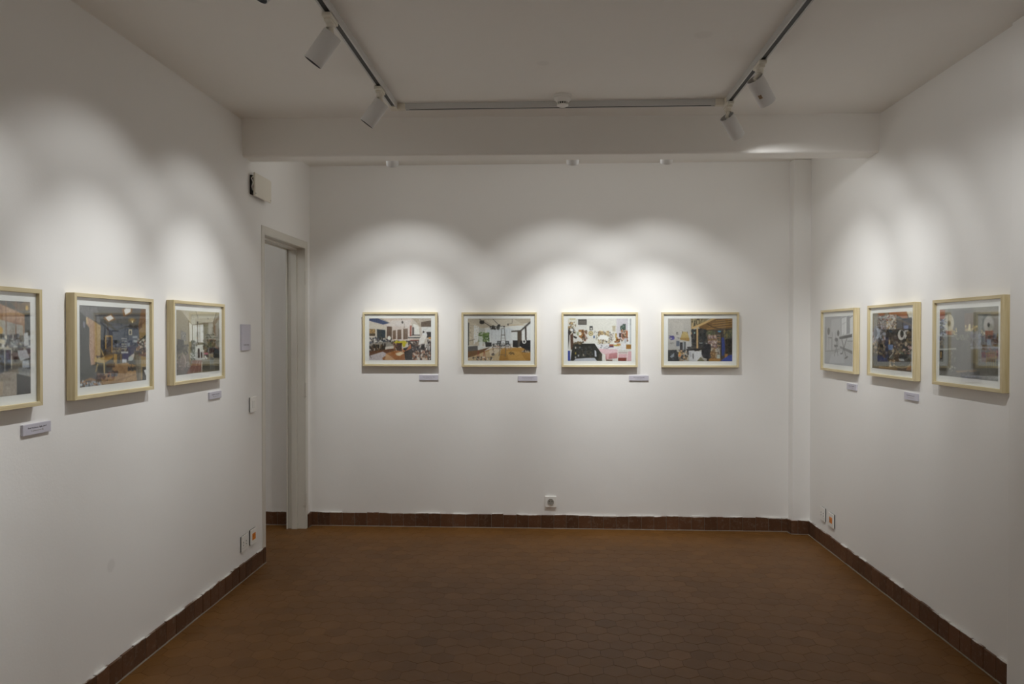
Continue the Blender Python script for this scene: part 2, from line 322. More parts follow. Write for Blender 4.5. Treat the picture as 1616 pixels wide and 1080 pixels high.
# ------------------------------------------------------------------ spotlights
def beams(parent, watts, loc, rot, flood=92):                # each lamp throws a bright core inside a weaker flood
    for k, deg, bl in ((.80, 57, 1.0), (.20, flood, .50)):
        ld = bpy.data.lights.new('lamp_light', 'SPOT'); ld.energy = watts*k; ld.color = LAMP_COLOR; ld.shadow_soft_size = .014
        ld.spot_size = math.radians(deg); ld.spot_blend = bl
        lo = bpy.data.objects.new('lamp_light', ld); COL.objects.link(lo); lo.location = loc; lo.rotation_euler = rot
        if parent: lo.parent = parent
def far_fill(x, y, d):                              # unseen spots added behind the camera to raise the ambient light
    beams(None, P_SIDE*1.45, (x, y, 2.43), Vector(d).to_track_quat('-Z', 'Y').to_euler())
def make_spot(x, y, direction, watts, label, group, lead=0, sticker=False, zj=-.095, flood=92):
    t = empty('track_spotlight', (x, y, ZC), 0, label, 'spotlight', group)
    a = MB(); a.box((-.017, -.052, -.031), (.017, .052, -.046)); a.box((-.013, -.036, -.046), (.013, .036, -.058)); a.build('adapter', M['cream'], t, bevel=.003)
    d = Vector(direction).normalized(); rear = Vector((lead, .0, zj))
    k = MB(); k.tube([(0, 0, -.055), (0, 0, -.072)], .0155, 24); k.tube([(0, 0, -.072), rear*.5+Vector((0, 0, -.036)), rear, rear+d*.03], .0085, 16)
    k.build('swivel_joint', M['cream'], t, smooth=True)
    R0, Lh = .0375, .128
    s = MB()
    s.lathe([(R0-.003, .022), (R0-.003, 0), (R0-.0008, 0), (R0, .0012), (R0, Lh-.0012), (R0-.0008, Lh), (R0-.003, Lh)], 64, 0, cap=False)
    s.lathe([(R0-.003, Lh), (R0-.0031, Lh-.052)], 64, 1, cap=False)
    hd = s.build('lamp_head', [M['head'], M['inner']], t, smooth=True)
    z = d; xx = z.orthogonal().normalized(); yy = z.cross(xx)
    hd.matrix_local = Matrix(((xx.x, yy.x, z.x, rear.x), (xx.y, yy.y, z.y, rear.y), (xx.z, yy.z, z.z, rear.z), (0, 0, 0, 1)))
    MB().lathe([(.0001, .021), (R0-.0031, .021), (R0-.0031, .024), (.0001, .024)], 48).build('rear_cap', M['inner'], hd, smooth=True)
    MB().lathe([(.021, Lh-.050), (.0335, Lh-.012), (.0343, Lh-.012), (.0343, Lh-.014), (.022, Lh-.052)], 48, cap=False).build('reflector', M['chrome'], hd, smooth=True)
    MB().lathe([(.0001, Lh-.0535), (.0343, Lh-.0535), (.0343, Lh-.0515), (.0001, Lh-.0515)], 48).build('lens', M['lens'], hd, smooth=True)
    if sticker:
        st = MB(); fs = []; vs = []
        for i in range(7):
            for zz in (.066, .084):
                an = math.radians(sticker+i*4); vs.append(((R0+.0004)*math.cos(an), (R0+.0004)*math.sin(an), zz))
        st.add(vs, [(2*i, 2*i+2, 2*i+3, 2*i+1) for i in range(6)]); st.build('rating_sticker', M['sticker'], hd)
    beams(hd, watts, (0, 0, Lh-.008), (math.pi, 0, 0), flood)
    return t
G1, G2, G3 = 'spotlights on the left track', 'spotlights on the right track', 'spotlights behind the beam'
make_spot(XT, 2.24, (-.50, -.30, -.81), P_SIDE, 'white cylinder spotlight cut off by the top edge of the photo, left track', G1, .012)
make_spot(XT, 2.77, (-.59, 0, -.807), P_SIDE, 'white cylinder spotlight on the left track, second from the beam', G1, .010)
make_spot(XT, 3.594, (-.595, 0, -.803), P_SIDE, 'white cylinder spotlight on the left track nearest the beam', G1, .012)
make_spot(XU, 3.335, (.56, .42, -.71), P_SIDE*.72, 'white spotlight with small brown sticker on the right track', G2, -.022, sticker=-20, flood=86)
make_spot(XU, 3.908, (.56, .44, -.70), P_SIDE*.8, 'white spotlight at the corner of the right track and cross track', G2, -.008, flood=98)
beams(None, P_SIDE*.95, (XU+.045, 2.14, 2.46), Vector((.85, 1.43, -1.07)).to_track_quat('-Z', 'Y').to_euler())   # next lamp on the right track, above the frame
for x, dx in ((-.945, -.06), (.145, -.02), (.70, .03)):
    make_spot(x, 4.47, (dx, .53, -.848), P_BACK, {-.945: 'spotlight behind the beam above the two left back wall pictures', .145: 'spotlight behind the beam above the middle of the back wall', .70: 'spotlight behind the beam above the right of the back wall'}[x], G3, 0, zj=-.079)

# unseen point light added to brighten the hallway wall
hl = bpy.data.lights.new('hallway_fill', 'POINT'); hl.energy = 8; hl.color = LAMP_COLOR; hl.shadow_soft_size = .12
ho = bpy.data.objects.new('hallway_fill', hl); COL.objects.link(ho); ho.location = (-2.55, 3.2, 2.35)

for x in (-1.1, -.2, .45, 1.25):                    # bare fill lights added behind the beam to lift the upper back wall
    pl = bpy.data.lights.new('recess_fill', 'POINT'); pl.energy = .6; pl.color = LAMP_COLOR; pl.shadow_soft_size = .06
    po = bpy.data.objects.new('recess_fill', pl); COL.objects.link(po); po.location = (x, 4.55, 2.50)
for x, y, d in ((XT, .9, (-.5, 0, -.85)), (XT, -.4, (-.5, 0, -.85)), (XU, .7, (.5, 0, -.85)), (XU, -.6, (.5, 0, -.85))): far_fill(x, y, d)

# ------------------------------------------------------------------ smoke detector
sd = empty('smoke_detector', (.07, 3.835, ZC), 0, 'small round white smoke detector on the ceiling by the cross track', 'smoke detector')
MB().lathe([(.0001, 0), (.046, 0), (.047, -.006), (.045, -.012), (.0001, -.012)], 48).build('mounting_base', M['plate'], sd, smooth=True)
MB().lathe([(.0001, -.012), (.041, -.012), (.041, -.022), (.030, -.034), (.0001, -.034)], 48).build('body', M['plate'], sd, smooth=True)
MB().lathe([(.0001, -.034), (.022, -.034), (.022, -.046), (.0001, -.046)], 32).build('sensing_chamber', M['dark'], sd, smooth=True)
rb = MB()
for k in range(14):
    a = 2*math.pi*k/14; c, s_ = math.cos(a), math.sin(a)
    rb.prism([(.0235, -.0013), (.0285, -.0013), (.0285, .0013), (.0235, .0013)], lambda u, v, t: (u*c-v*s_, u*s_+v*c, t), -.033, -.0465)
rb.build('grille_rib', M['plate'], sd)
MB().lathe([(.0001, -.046), (.030, -.046), (.029, -.051), (.018, -.056), (.0001, -.057)], 40).build('end_cap', M['plate'], sd, smooth=True)

# ------------------------------------------------------------------ wall plates (local: X right, Z up, front towards -Y, back on the wall at y=0)
RL, RB, RR = math.pi/2, 0, -math.pi/2
def plate(t, w_, h_, d_, mat='plate', name='cover_plate', y0=0):
    return MB().box((-w_/2, y0, -h_/2), (w_/2, y0-d_, h_/2)).build(name, M[mat], t, bevel=.0025)
def socket_face(t, y):
    MB().lathe([(.0001, 0), (.0205, 0), (.0215, .0018), (.0225, .0018), (.0225, -.001), (.0001, -.001)], 40).build('socket_well', M['grey'], t, smooth=True).matrix_local = Matrix(((1,0,0,0),(0,0,-1,y),(0,1,0,0),(0,0,0,1)))
    for sx in (-1, 1):
        MB().lathe([(.0001, 0), (.0033, 0), (.0033, .0012), (.0001, .0012)], 20).build('pin_hole', M['dark'], t).matrix_local = Matrix(((1,0,0,sx*.0095),(0,0,-1,y),(0,1,0,.0045),(0,0,0,1)))
    MB().lathe([(.0001, 0), (.0028, 0), (.0028, .012), (.0001, .013)], 20).build('earth_pin', M['steel'], t, smooth=True).matrix_local = Matrix(((1,0,0,0),(0,0,-1,y),(0,1,0,-.010),(0,0,0,1)))
def arch(t, y):                                     # arched grey recess outline of the back wall socket
    pts = [(-.020, -.016)]+[(.020*math.cos(math.pi-a*math.pi/16), .002+.020*math.sin(a*math.pi/16)) for a in range(17)]+[(.020, -.016)]
    MB().prism(pts, lambda u, v, s: (u, y-s, v), 0, .0008).build('socket_recess', M['grey'], t)
M['grey'] = plain('grey_plastic', (.36, .34, .30), .5)
t = empty('power_socket', (.016, YB, .1915), RB, 'single white power socket low on the back wall above the skirting', 'socket')
plate(t, .080, .080, .011); arch(t, -.011); socket_face(t, -.0128)
def slim_socket(loc, rz, label, grp):
    t = empty('power_socket', loc, rz, label, 'socket', grp)
    plate(t, .083, .086, .005, 'dark', 'back_box'); plate(t, .085, .088, .005, y0=-.005)
    for sx in (-.020, .020):
        MB().box((sx-.0022, -.0098, -.013), (sx+.0022, -.0108, -.006)).build('pin_hole', M['dark'], t); MB().box((sx-.0022, -.0098, .003), (sx+.0022, -.0108, .011)).build('pin_hole', M['dark'], t)
    MB().box((-.033, -.0095, -.026), (.033, -.0105, -.0255)).build('seam', M['grey'], t)
    return t
slim_socket((XL, 4.166, .208), RL, 'plain white socket plate low on the left wall beside the orange one', 'plain socket plates')
slim_socket((XR, 5.032, .207), RR, 'plain white socket plate low on the right wall beside the orange one', 'plain socket plates')
def orange_socket(loc, rz, label):
    t = empty('orange_socket', loc, rz, label, 'socket', 'sockets with orange inserts')
    plate(t, .088, .088, .006, 'dark', 'back_box'); plate(t, .090, .090, .006, y0=-.006)
    MB().box((-.024, -.0115, -.019), (.024, -.0130, .019)).build('orange_insert', M['orange'], t, bevel=.0015)
    for sx in (-.012, .012):
        for dz, ww in ((.004, .006), (-.008, .003)): MB().box((sx-ww/2, -.0125, dz-.0035), (sx+ww/2, -.0134, dz+.0035)).build('pin_hole', M['odark'], t)
M['odark'] = plain('dark_orange_hole', (.20, .035, .005), .5)
orange_socket((XL, 4.292, .212), RL, 'white socket plate with orange insert, low on the left wall')
orange_socket((XR, 4.878, .204), RR, 'white socket plate with orange insert, low on the right wall')
t = empty('light_switch', (XL, 4.298, .986), RL, 'white double rocker light switch on the left wall by the doorway', 'light switch')
plate(t, .085, .085, .005, 'dark', 'back_box'); plate(t, .090, .090, .007, 'plate', 'cover_plate', -.005)
for sx in (-.0105, .0105): MB().box((sx-.0100, -.0115, -.021), (sx+.0100, -.0150, .021)).build('rocker', M['plate'], t, bevel=.001)

# junction box high on the left wall with its cover standing off
t = empty('junction_box', (XL, 4.392, 2.268), RL, 'boxy white electrical cover high on the left wall under the beam, open at its side', 'electrical box')
MB().box((-.112, 0, -.056), (.105, -.012, .058)).build('back_box', M['dark'], t, bevel=.003)
jc = MB(); jc.prism([(-.127, -.068), (.124, -.068), (.127, -.060), (.127, .062), (.105, .068), (-.127, .068)], lambda u, v, s: (u, -.026-s, v), 0, .012); jc.build('cover', M['cream'], t, bevel=.003)
js = MB(); js.box((.08, -.012, -.058), (.118, -.0265, .062)); js.box((-.03, -.012, .050), (.10, -.0265, .058)); js.build('side_panel', M['cream'], t)
for q in ((-.118, -.052), (.112, -.055)):
    MB().lathe([(.0001, 0), (.0032, 0), (.0028, .0015), (.0001, .0018)], 16).build('screw', M['steel'], t).matrix_local = Matrix(((1,0,0,q[0]),(0,0,-1,-.038),(0,1,0,q[1]),(0,0,0,1)))
wr = MB(); wr.tube([(-.10, -.012, -.03), (-.124, -.018, -.012), (-.118, -.022, .012), (-.126, -.016, .035), (-.10, -.014, .05)], .003, 8); wr.build('wire', M['plate'], t, smooth=True)

# ------------------------------------------------------------------ wall labels with lettering
def lettering(t, text, size, y, z, mat, w_max, name='lettering', x=0):
    cu = bpy.data.curves.new('txt', 'FONT'); cu.body = text; cu.size = size; cu.align_x = 'CENTER'; cu.align_y = 'CENTER'; cu.extrude = .0001; cu.resolution_u = 2
    to = bpy.data.objects.new('txt', cu); COL.objects.link(to)
    me = bpy.data.meshes.new_from_object(to.evaluated_get(bpy.context.evaluated_depsgraph_get())); bpy.data.objects.remove(to)
    me.materials.clear(); me.materials.append(mat)
    xs = [v.co.x for v in me.vertices]; wd = max(xs)-min(xs); s = w_max/wd; x0 = (max(xs)+min(xs))/2
    for v in me.vertices: v.co = Vector(((v.co.x-x0)*s+x, y-v.co.z-.0002, v.co.y+z))
    o = bpy.data.objects.new(name, me); COL.objects.link(o); o.parent = t; return o
LTXT = {}
def card(loc, rz, t1, t2, w1, w2, label, dp=.0085):
    t = empty('caption_label', loc, rz, label, 'caption label', 'white caption labels below the pictures')
    MB().box((-.069, 0, -.0185), (.069, -dp, .0185)).build('label_board', M['card'], t, bevel=.0012)
    lettering(t, t1, .0078, -dp, .0045, M['ink'], w1); lettering(t, t2, .0062, -dp, -.0055, M['grey'], w2)
card((XL, 2.446, 1.0815), RL, 'Fred Madaison, Split, 2017', 'T. gelatin straub lilla', .092, .062, 'white caption label under the left wall picture cut off by the photo edge')
card((XL, 3.803, 1.0815), RL, 'Katherine Twocoats', 'Tirage, galerie 2019', .088, .066, 'white caption label under the picture nearest the doorway')
card((-.8655, YB, 1.082), RB, 'Catania Matthieu, Paris T. Thika', 'F. Pilabre, Labreton', .088, .060, 'white caption label under the leftmost back wall picture')
card((-.150, YB, 1.078), RB, 'Nicolas Boris, Berlin 2019', 'T. Studio Jean Nils', .080, .066, 'white caption label under the second back wall picture, with the ladder')
card((.643, YB, 1.0835), RB, 'Marion Esson, Berlin 2020', 'T. Studio, galerie', .078, .050, 'white caption label below right of the third back wall picture')
card((XR, 4.573, 1.0825), RR, 'Leonard Swanfeld', 'T. pour le studio', .082, .062, 'white caption label under the farthest right wall picture')
card((XR, 3.838, 1.087), RR, 'Paul Madousson', 'T. tons, galerie rue', .080, .064, 'white caption label under the middle right wall picture')
t = empty('wall_sign', (XL, 4.198, 1.379), RL, 'small upright white sign on the left wall above the light switch', 'sign')
MB().box((-.0625, 0, -.074), (.0625, -.010, .074)).build('sign_board', M['card'], t, bevel=.0012)
lettering(t, 'scan me', .012, -.010, -.042, M['ink'], .072)

# ------------------------------------------------------------------ the photographs: printed pictures as finely coloured sheets
PW, PH, NU, NV = .450, .302, 216, 144
def homog(quad):                                   # traced coordinates -> unit square (u right, v down)
    A = []; B_ = []
    for (x, y), (u, v) in zip(quad, ((0, 0), (1, 0), (1, 1), (0, 1))):
        A += [[x, y, 1, 0, 0, 0, -u*x, -u*y], [0, 0, 0, x, y, 1, -v*x, -v*y]]; B_ += [u, v]
    h = np.linalg.solve(np.array(A, float), np.array(B_, float)); return np.append(h, 1).reshape(3, 3)
class Paint:
    SS = 2
    def __init__(s, quad, bg, seed=1):
        s.H = homog(quad); s.w = NU*s.SS; s.h = NV*s.SS; s.rng = np.random.RandomState(seed)
        s.im = np.zeros((s.h, s.w, 3)); s.im[:] = s.c(bg)
        s.X, s.Y = np.meshgrid((np.arange(s.w)+.5)/s.w, (np.arange(s.h)+.5)/s.h)
    def c(s, h): return np.array([int(h[i:i+2], 16)/255 for i in (0, 2, 4)])
    def uv(s, pts):
        p = np.array([(x, y, 1) for x, y in pts], float) @ s.H.T; return p[:, :2]/p[:, 2:3]
    def mask(s, q):
        x0, y0 = q.min(0); x1, y1 = q.max(0)
        i0, i1 = max(0, int(x0*s.w)-1), min(s.w, int(x1*s.w)+2); j0, j1 = max(0, int(y0*s.h)-1), min(s.h, int(y1*s.h)+2)
        if i1 <= i0 or j1 <= j0: return None
        X = s.X[j0:j1, i0:i1]; Y = s.Y[j0:j1, i0:i1]; m = np.zeros(X.shape, bool)
        for (ax, ay), (bx, by) in zip(q, np.roll(q, -1, 0)):
            if ay == by: continue
            m ^= ((ay > Y) != (by > Y)) & (X < (bx-ax)*(Y-ay)/(by-ay)+ax)
        return m, (slice(j0, j1), slice(i0, i1))
    def fill(s, q, col, a=1.0, col2=None):
        r = s.mask(q)
        if r is None: return
        m, sl = r; c = s.c(col) if isinstance(col, str) else np.array(col); k = m[..., None]*a
        if col2 is not None:
            Y = s.Y[sl]; y0, y1 = q[:, 1].min(), q[:, 1].max(); f = np.clip((Y-y0)/max(1e-6, y1-y0), 0, 1)[..., None]; c = c*(1-f)+s.c(col2)*f
        s.im[sl] = s.im[sl]*(1-k)+c*k
    def P(s, col, pts, a=1.0, col2=None): s.fill(s.uv(pts), col, a, col2); return s
    def R(s, col, x0, y0, x1, y1, a=1.0, col2=None): return s.P(col, [(x0, y0), (x1, y0), (x1, y1), (x0, y1)], a, col2)
    def E(s, col, cx, cy, rx, ry, a=1.0, rot=0):
        cr, sr = math.cos(rot), math.sin(rot)
        return s.P(col, [(cx+rx*math.cos(t)*cr-ry*math.sin(t)*sr, cy+rx*math.cos(t)*sr+ry*math.sin(t)*cr) for t in np.linspace(0, 2*math.pi, 25)[:-1]], a)
    def L(s, col, wd, pts, a=1.0):
        for (x0, y0), (x1, y1) in zip(pts, pts[1:]):
            dx, dy = x1-x0, y1-y0; l = math.hypot(dx, dy) or 1; nx, ny = -dy/l*wd/2, dx/l*wd/2
            s.P(col, [(x0+nx, y0+ny), (x1+nx, y1+ny), (x1-nx, y1-ny), (x0-nx, y0-ny)], a)
        return s
    def C(s, x0, y0, x1, y1, pal, n, sz, a=.9, tall=1.0):    # busy heap of small things
        pal = pal.split(); n = int(n*1.7); sz = sz*.82
        for i in range(n):
            x = s.rng.uniform(x0, x1); y = s.rng.uniform(y0, y1); w_ = sz*s.rng.uniform(.3, 1); h_ = sz*s.rng.uniform(.3, 1)*tall; c = pal[s.rng.randint(len(pal))]
            k = s.rng.rand()
            if k < .55:
                sk = s.rng.uniform(-.3, .3)*w_; s.P(c, [(x-w_/2, y-h_/2), (x+w_/2, y-h_/2+sk), (x+w_/2, y+h_/2+sk), (x-w_/2, y+h_/2)], a)
            elif k < .8: s.E(c, x, y, w_/2, h_/2, a)
            else: s.L(c, sz*.12, [(x-w_/2, y-h_/2), (x+w_/2, y+h_/2)], a)
        return s
    def grain(s, k=.03):
        n = s.rng.randn(s.h//4+1, s.w//4+1); n = np.kron(n, np.ones((4, 4)))[:s.h, :s.w]; s.im = np.clip(s.im+k*n[..., None], 0, 1); return s
    def done(s):
        g = s.im.mean(2, keepdims=True); s.im = s.im*.82+g*.18
        im = s.im.reshape(NV, s.SS, NU, s.SS, 3).mean((1, 3))
        p = np.pad(im, ((1, 1), (1, 1), (0, 0)), 'edge'); im = .5*im+.125*(p[:-2, 1:-1]+p[2:, 1:-1]+p[1:-1, :-2]+p[1:-1, 2:])
        return im
def print_sheet(t, im, mat, y):
    lin = np.where(im <= .04045, im/12.92, ((im+.055)/1.055)**2.4)*PRINT_GAIN
    lin = np.clip(lin, 0, .86)
    # one coloured cell per pixel, colours carried on the corners
    xs = np.linspace(-PW/2, PW/2, NU+1); zs = np.linspace(PH/2, -PH/2, NV+1)
    X, Z = np.meshgrid(xs, zs); v = np.stack([X.ravel(), np.full(X.size, y), Z.ravel()], 1)
    i, j = np.meshgrid(np.arange(NU), np.arange(NV)); a = (j*(NU+1)+i).ravel(); f = np.stack([a, a+NU+1, a+NU+2, a+1], 1)
    me = bpy.data.meshes.new('print'); me.from_pydata(v.tolist(), [], f.tolist())
    pd = np.pad(lin, ((0, 1), (0, 1), (0, 0)), 'edge'); pd[1:, 1:] = (pd[1:, 1:]+pd[:-1, 1:]+pd[1:, :-1]+pd[:-1, :-1])/4
    ca = me.color_attributes.new('ink', 'FLOAT_COLOR', 'POINT'); col = np.ones((v.shape[0], 4)); col[:, :3] = pd.reshape(-1, 3); ca.data.foreach_set('color', col.ravel())
    me.materials.append(mat); o = bpy.data.objects.new('print', me); COL.objects.link(o); o.parent = t; return o
PRINT_GAIN = 1.08
m, nt, bs = newmat('photographic_print'); at = N(nt, 'ShaderNodeAttribute', attribute_name='ink'); nt.links.new(at.outputs['Color'], bs.inputs['Base Color']); bs.inputs['Roughness'].default_value = .55; bs.inputs['Specular IOR Level'].default_value = .3
M['print'] = m
FW, FH, FT, RW = .540, .390, .035, .0145
def picture(loc, rz, im, label, group, tilt=0):
    t = empty('framed_photograph', loc, rz, label, 'framed photograph', group)
    t.rotation_euler = (0, tilt, rz) if rz == 0 else (0, 0, rz)
    w2, h2 = FW/2, FH/2; f = MB()
    for k in range(4):                              # mitred rails
        if k == 0: o4 = [(-w2, h2), (w2, h2), (w2-RW, h2-RW), (-w2+RW, h2-RW)]
        elif k == 1: o4 = [(w2, h2), (w2, -h2), (w2-RW, -h2+RW), (w2-RW, h2-RW)]
        elif k == 2: o4 = [(w2, -h2), (-w2, -h2), (-w2+RW, -h2+RW), (w2-RW, -h2+RW)]
        else: o4 = [(-w2, -h2), (-w2, h2), (-w2+RW, h2-RW), (-w2+RW, -h2+RW)]
        f.add([(x, -.002, z) for x, z in o4]+[(x, -FT, z) for x, z in o4], [(0,1,2,3),(7,6,5,4),(0,4,5,1),(1,5,6,2),(2,6,7,3),(3,7,4,0)], k % 2)
    f.build('frame', [M['wood_h'], M['wood_v']], t, bevel=.0009)
    MB().box((-w2+.004, -.001, -h2+.004), (w2-.004, -.004, h2-.004)).build('backing_board', M['grey'], t)
    MB().box((-w2+RW-.001, -.004, -h2+RW-.001), (w2-RW+.001, -.0235, h2-RW+.001)).build('mat_board', M['mat'], t)
    print_sheet(t, im, M['print'], -.0241)
    MB().add([(-w2+RW, -.0262, -h2+RW), (w2-RW, -.0262, -h2+RW), (w2-RW, -.0262, h2-RW), (-w2+RW, -.0262, h2-RW),
              (-w2+RW, -.0246, -h2+RW), (w2-RW, -.0246, -h2+RW), (w2-RW, -.0246, h2-RW), (-w2+RW, -.0246, h2-RW)],
             [(0,1,2,3),(7,6,5,4),(0,4,5,1),(1,5,6,2),(2,6,7,3),(3,7,4,0)]).build('glass_pane', M['glass'], t)
    return t
def art_b1():
    p = Paint([(205,165),(1180,165),(1180,825),(205,825)], 'c9bfb4', 11)
    p.P('cdbcae', [(205,165),(900,165),(870,300),(560,300),(205,215)], 1, 'dccfc6'); p.P('d9d0cc', [(560,200),(860,190),(850,310),(700,330),(470,300)])
    p.P('3f4f78', [(205,170),(340,165),(525,240),(430,265),(205,205)]); p.L('8d8a7c', 8, [(380,165),(530,240)])
    p.P('cfc6b8', [(205,215),(480,295),(480,500),(205,500)]); p.P('d6c9c2', [(480,290),(900,300),(900,520),(480,520)])
    p.R('9a7a4e', 208, 335, 300, 405).C(210,340,300,400,'b98f55 7a6138 c9a868',14,26); p.R('5d4c3a', 208, 405, 300, 445)
    p.P('34404a', [(325,335),(462,352),(460,545),(330,520)]); p.P('6b5548', [(485,292),(565,298),(562,470),(482,480)])
    for x0, x1, y0 in ((578,628,352),(650,712,340),(742,815,325)): p.P('86705f', [(x0,y0+6),(x1,y0),(x1,492),(x0,500)], 1, '74594a')
    p.L('6b5a50', 4, [(762,250),(760,320)]); p.L('544c48', 4, [(712,170),(730,215)]); p.E('5c5754', 730, 230, 16, 20)
    p.P('b0a08a', [(870,165),(985,165),(1030,300),(990,290),(960,240)]); p.P('e4e2dc', [(900,250),(985,285),(1000,440),(905,450)]); p.P('a4523c', [(850,280),(875,280),(868,450),(845,450)])
    p.R('4a3c38', 885, 305, 912, 430); p.P('6b5a4c', [(1020,220),(1180,190),(1180,300),(1025,300)]); p.P('b7ab9c', [(985,165),(1180,165),(1180,200),(1020,225)])
    p.R('d8d8d6', 1030, 300, 1180, 380); p.R('332f31', 1110, 380, 1180, 470); p.R('c48a3a', 1140, 460, 1180, 490); p.E('dfe0e2', 1080, 430, 40, 45); p.E('2d2b2c', 1062, 380, 14, 16)
    p.C(210,470,560,560,'2b2d33 51505a d9d6cf 6c6e80 39332c 8a7f70 23252b',70,42); p.E('e8e4dc', 520, 475, 26, 30); p.E('d9d4cd', 436, 492, 12, 12)
    p.P('8f887e', [(205,575),(400,540),(620,545),(600,600),(205,640)]); p.C(208,590,470,700,'2c2622 4f3a2a 171518 6a4e35',46,46,tall=1.8)
    p.P('6b4128', [(205,690),(600,640),(600,720),(205,770)]); p.P('bdb3b8', [(205,760),(420,690),(470,720),(430,825),(205,825)]); p.L('37302f', 7, [(205,740),(240,800)])
    p.C(560,520,840,560,'c7b520 3a3a2c d8c62a 2b2820',30,36); p.P('c9ba1c', [(600,535),(790,520),(775,610),(740,620),(720,560),(660,560),(640,590)])
    p.C(590,560,720,680,'6d4a3a 8a5a3c 3a2a26 a0705a',30,40,tall=1.5); p.P('4f3a33', [(640,560),(720,560),(720,680),(660,680)])
    p.L('23272b', 20, [(820,470),(1020,468)]); p.L('d0d2d2', 6, [(830,462),(1010,460)]); p.L('33302f', 14, [(870,432),(1005,430)]); p.L('1f2022', 16, [(830,525),(990,530)]); p.L('8a3b28', 14, [(850,515),(985,512)])
    p.C(840,540,1180,700,'26242a 3b3540 17161a d8d4cf 4a3a36 6b5549',90,60,tall=1.5); p.P('e2ddd8', [(1000,480),(1050,420),(1120,440),(1060,560),(980,590)])
    p.C(880,680,1180,825,'3a2620 7b4a36 2b1e1c c9a489 5e4a3c a26a4a',70,46); p.L('1b1a1c', 9, [(1000,680),(1010,825)]); p.L('1b1a1c', 12, [(1130,500),(1135,825)])
    p.P('2c2a2b', [(740,640),(880,600),(885,825),(775,825)]); p.P('b4733f', [(470,720),(640,670),(760,700),(770,825),(420,825),(410,790),(460,760)], 1, '9a5f34')
    p.P('c89a6e', [(470,720),(540,760),(620,825),(450,825)]); p.P('dcc9a8', [(620,720),(700,695),(760,712),(690,758),(640,752)]); p.P('a8602e', [(560,700),(640,680),(600,740),(650,790),(600,800)])
    p.P('b96a3c', [(710,640),(780,680),(860,570),(870,640),(740,700)]); return p.grain().done()
def art_b2():
    p = Paint([(165,175),(1160,175),(1160,832),(165,832)], 'd2d2ce', 12)
    p.P('b9ad98', [(165,175),(1160,175),(1160,230),(900,290),(640,280),(400,330),(165,210)]); p.P('c9c0ae', [(430,200),(900,185),(1050,270),(760,300),(560,280)])
    p.P('c0b49e', [(165,210),(420,310),(420,600),(165,600)]); p.P('6b6a60', [(165,235),(188,240),(182,600),(165,600)]); p.P('d8dad8', [(262,280),(340,300),(335,520),(258,580)]); p.C(190,260,330,560,'cfc4ae b0a289 d8cdb8 a2947a',40,26)
    p.P('b8bab4', [(340,320),(440,330),(440,560),(340,600)]); p.P('c9d0d6', [(465,350),(960,310),(960,560),(465,560)], 1, 'd6dadc'); p.L('aeb4b8', 5, [(545,345),(545,540)])
    for x in (610,660,780,830): p.L('bcc3ca', 8, [(x,340),(x,540)], .6)
    p.P('dcdedc', [(790,300),(1080,272),(1000,360),(860,362),(860,500),(955,380)]); p.R('d8dcde', 862, 385, 950, 520)
    p.P('56504a', [(855,365),(1010,355),(1010,378),(855,388)]); p.P('5b4c3e', [(952,378),(1020,365),(1020,560),(952,560)]); p.P('4f4a48', [(1005,350),(1160,210),(1160,245),(1010,378)])
    p.P('e0e2e2', [(1022,375),(1160,260),(1160,520),(1022,520)]); p.P('4a4038', [(1070,320),(1096,305),(1100,520),(1075,520)]); p.R('c49a5c', 800, 272, 1075, 280, .7)
    p.E('33312e', 390, 237, 40, 26); p.R('2b2a28', 355, 205, 425, 240); p.L('3c3a36', 9, [(350,180),(400,220),(530,300),(600,340)]); p.L('4a473f', 7, [(560,180),(640,260)]); p.L('3a3936', 7, [(520,300),(750,295)]); p.L('4a473f', 5, [(870,180),(868,250),(790,262)])
    p.C(520,285,680,345,'2d2c2a 3c3a37 55524c',34,36); p.E('35332f', 660, 280, 22, 16); p.E('33302e', 742, 300, 14, 12); p.R('3a3835', 795, 255, 812, 285)
    p.L('6b665c', 8, [(165,530),(280,495)]); p.C(340,395,500,540,'4b6b2c 6a8a3e 38521f 86a052 557a33',90,32); p.P('2f3030', [(440,540),(545,550),(540,610),(450,620)])
    p.P('5c5a58', [(165,610),(320,600),(325,670),(165,700)]); p.P('7b5836', [(165,690),(330,670),(520,620),(360,730),(165,790)]); p.R('d8dcda', 345, 450, 400, 640, .8); p.R('cfd2d0', 325, 610, 405, 655)
    p.P('bc8a3c', [(540,640),(1040,625),(1160,700),(1160,832),(165,832),(165,800)], 1, 'a8762a'); p.P('c6b290', [(165,800),(420,700),(700,620),(660,832),(165,832)], .85); p.P('d0a050', [(780,680),(980,690),(1100,832),(820,832)], .6)
    p.P('d8cfc0', [(500,640),(700,650),(620,720),(520,760)], .6); p.C(540,560,860,610,'3a3c3f 8a8c90 2a2b2e c8cacb 5b5d60',60,34); p.C(560,600,860,650,'a89888 7b6a58 c9bcae b08a78',40,26)
    for x in (660,790): p.R('3b3f40', x-28, 525, x+28, 570); p.E('8a9294', x, 547, 15, 15)
    p.P('2b2a2b', [(880,515),(960,515),(960,630),(880,620)]); p.P('232326', [(1000,520),(1160,512),(1160,700),(1030,630),(985,600)]); p.E('e6e6e4', 1060, 535, 32, 32); p.E('3a3a3c', 1060, 533, 17, 19); p.R('54504a', 960, 540, 990, 620)
    p.L('5e5a54', 9, [(705,325),(690,560),(660,760)]); p.L('5e5a54', 9, [(745,325),(765,560),(762,775)]); p.L('5e5a54', 7, [(705,328),(746,328)]); p.L('4a4640', 9, [(700,433),(757,433)])
    for y in (480,520,575): p.L('9a958c', 5, [(698,y),(765,y)])
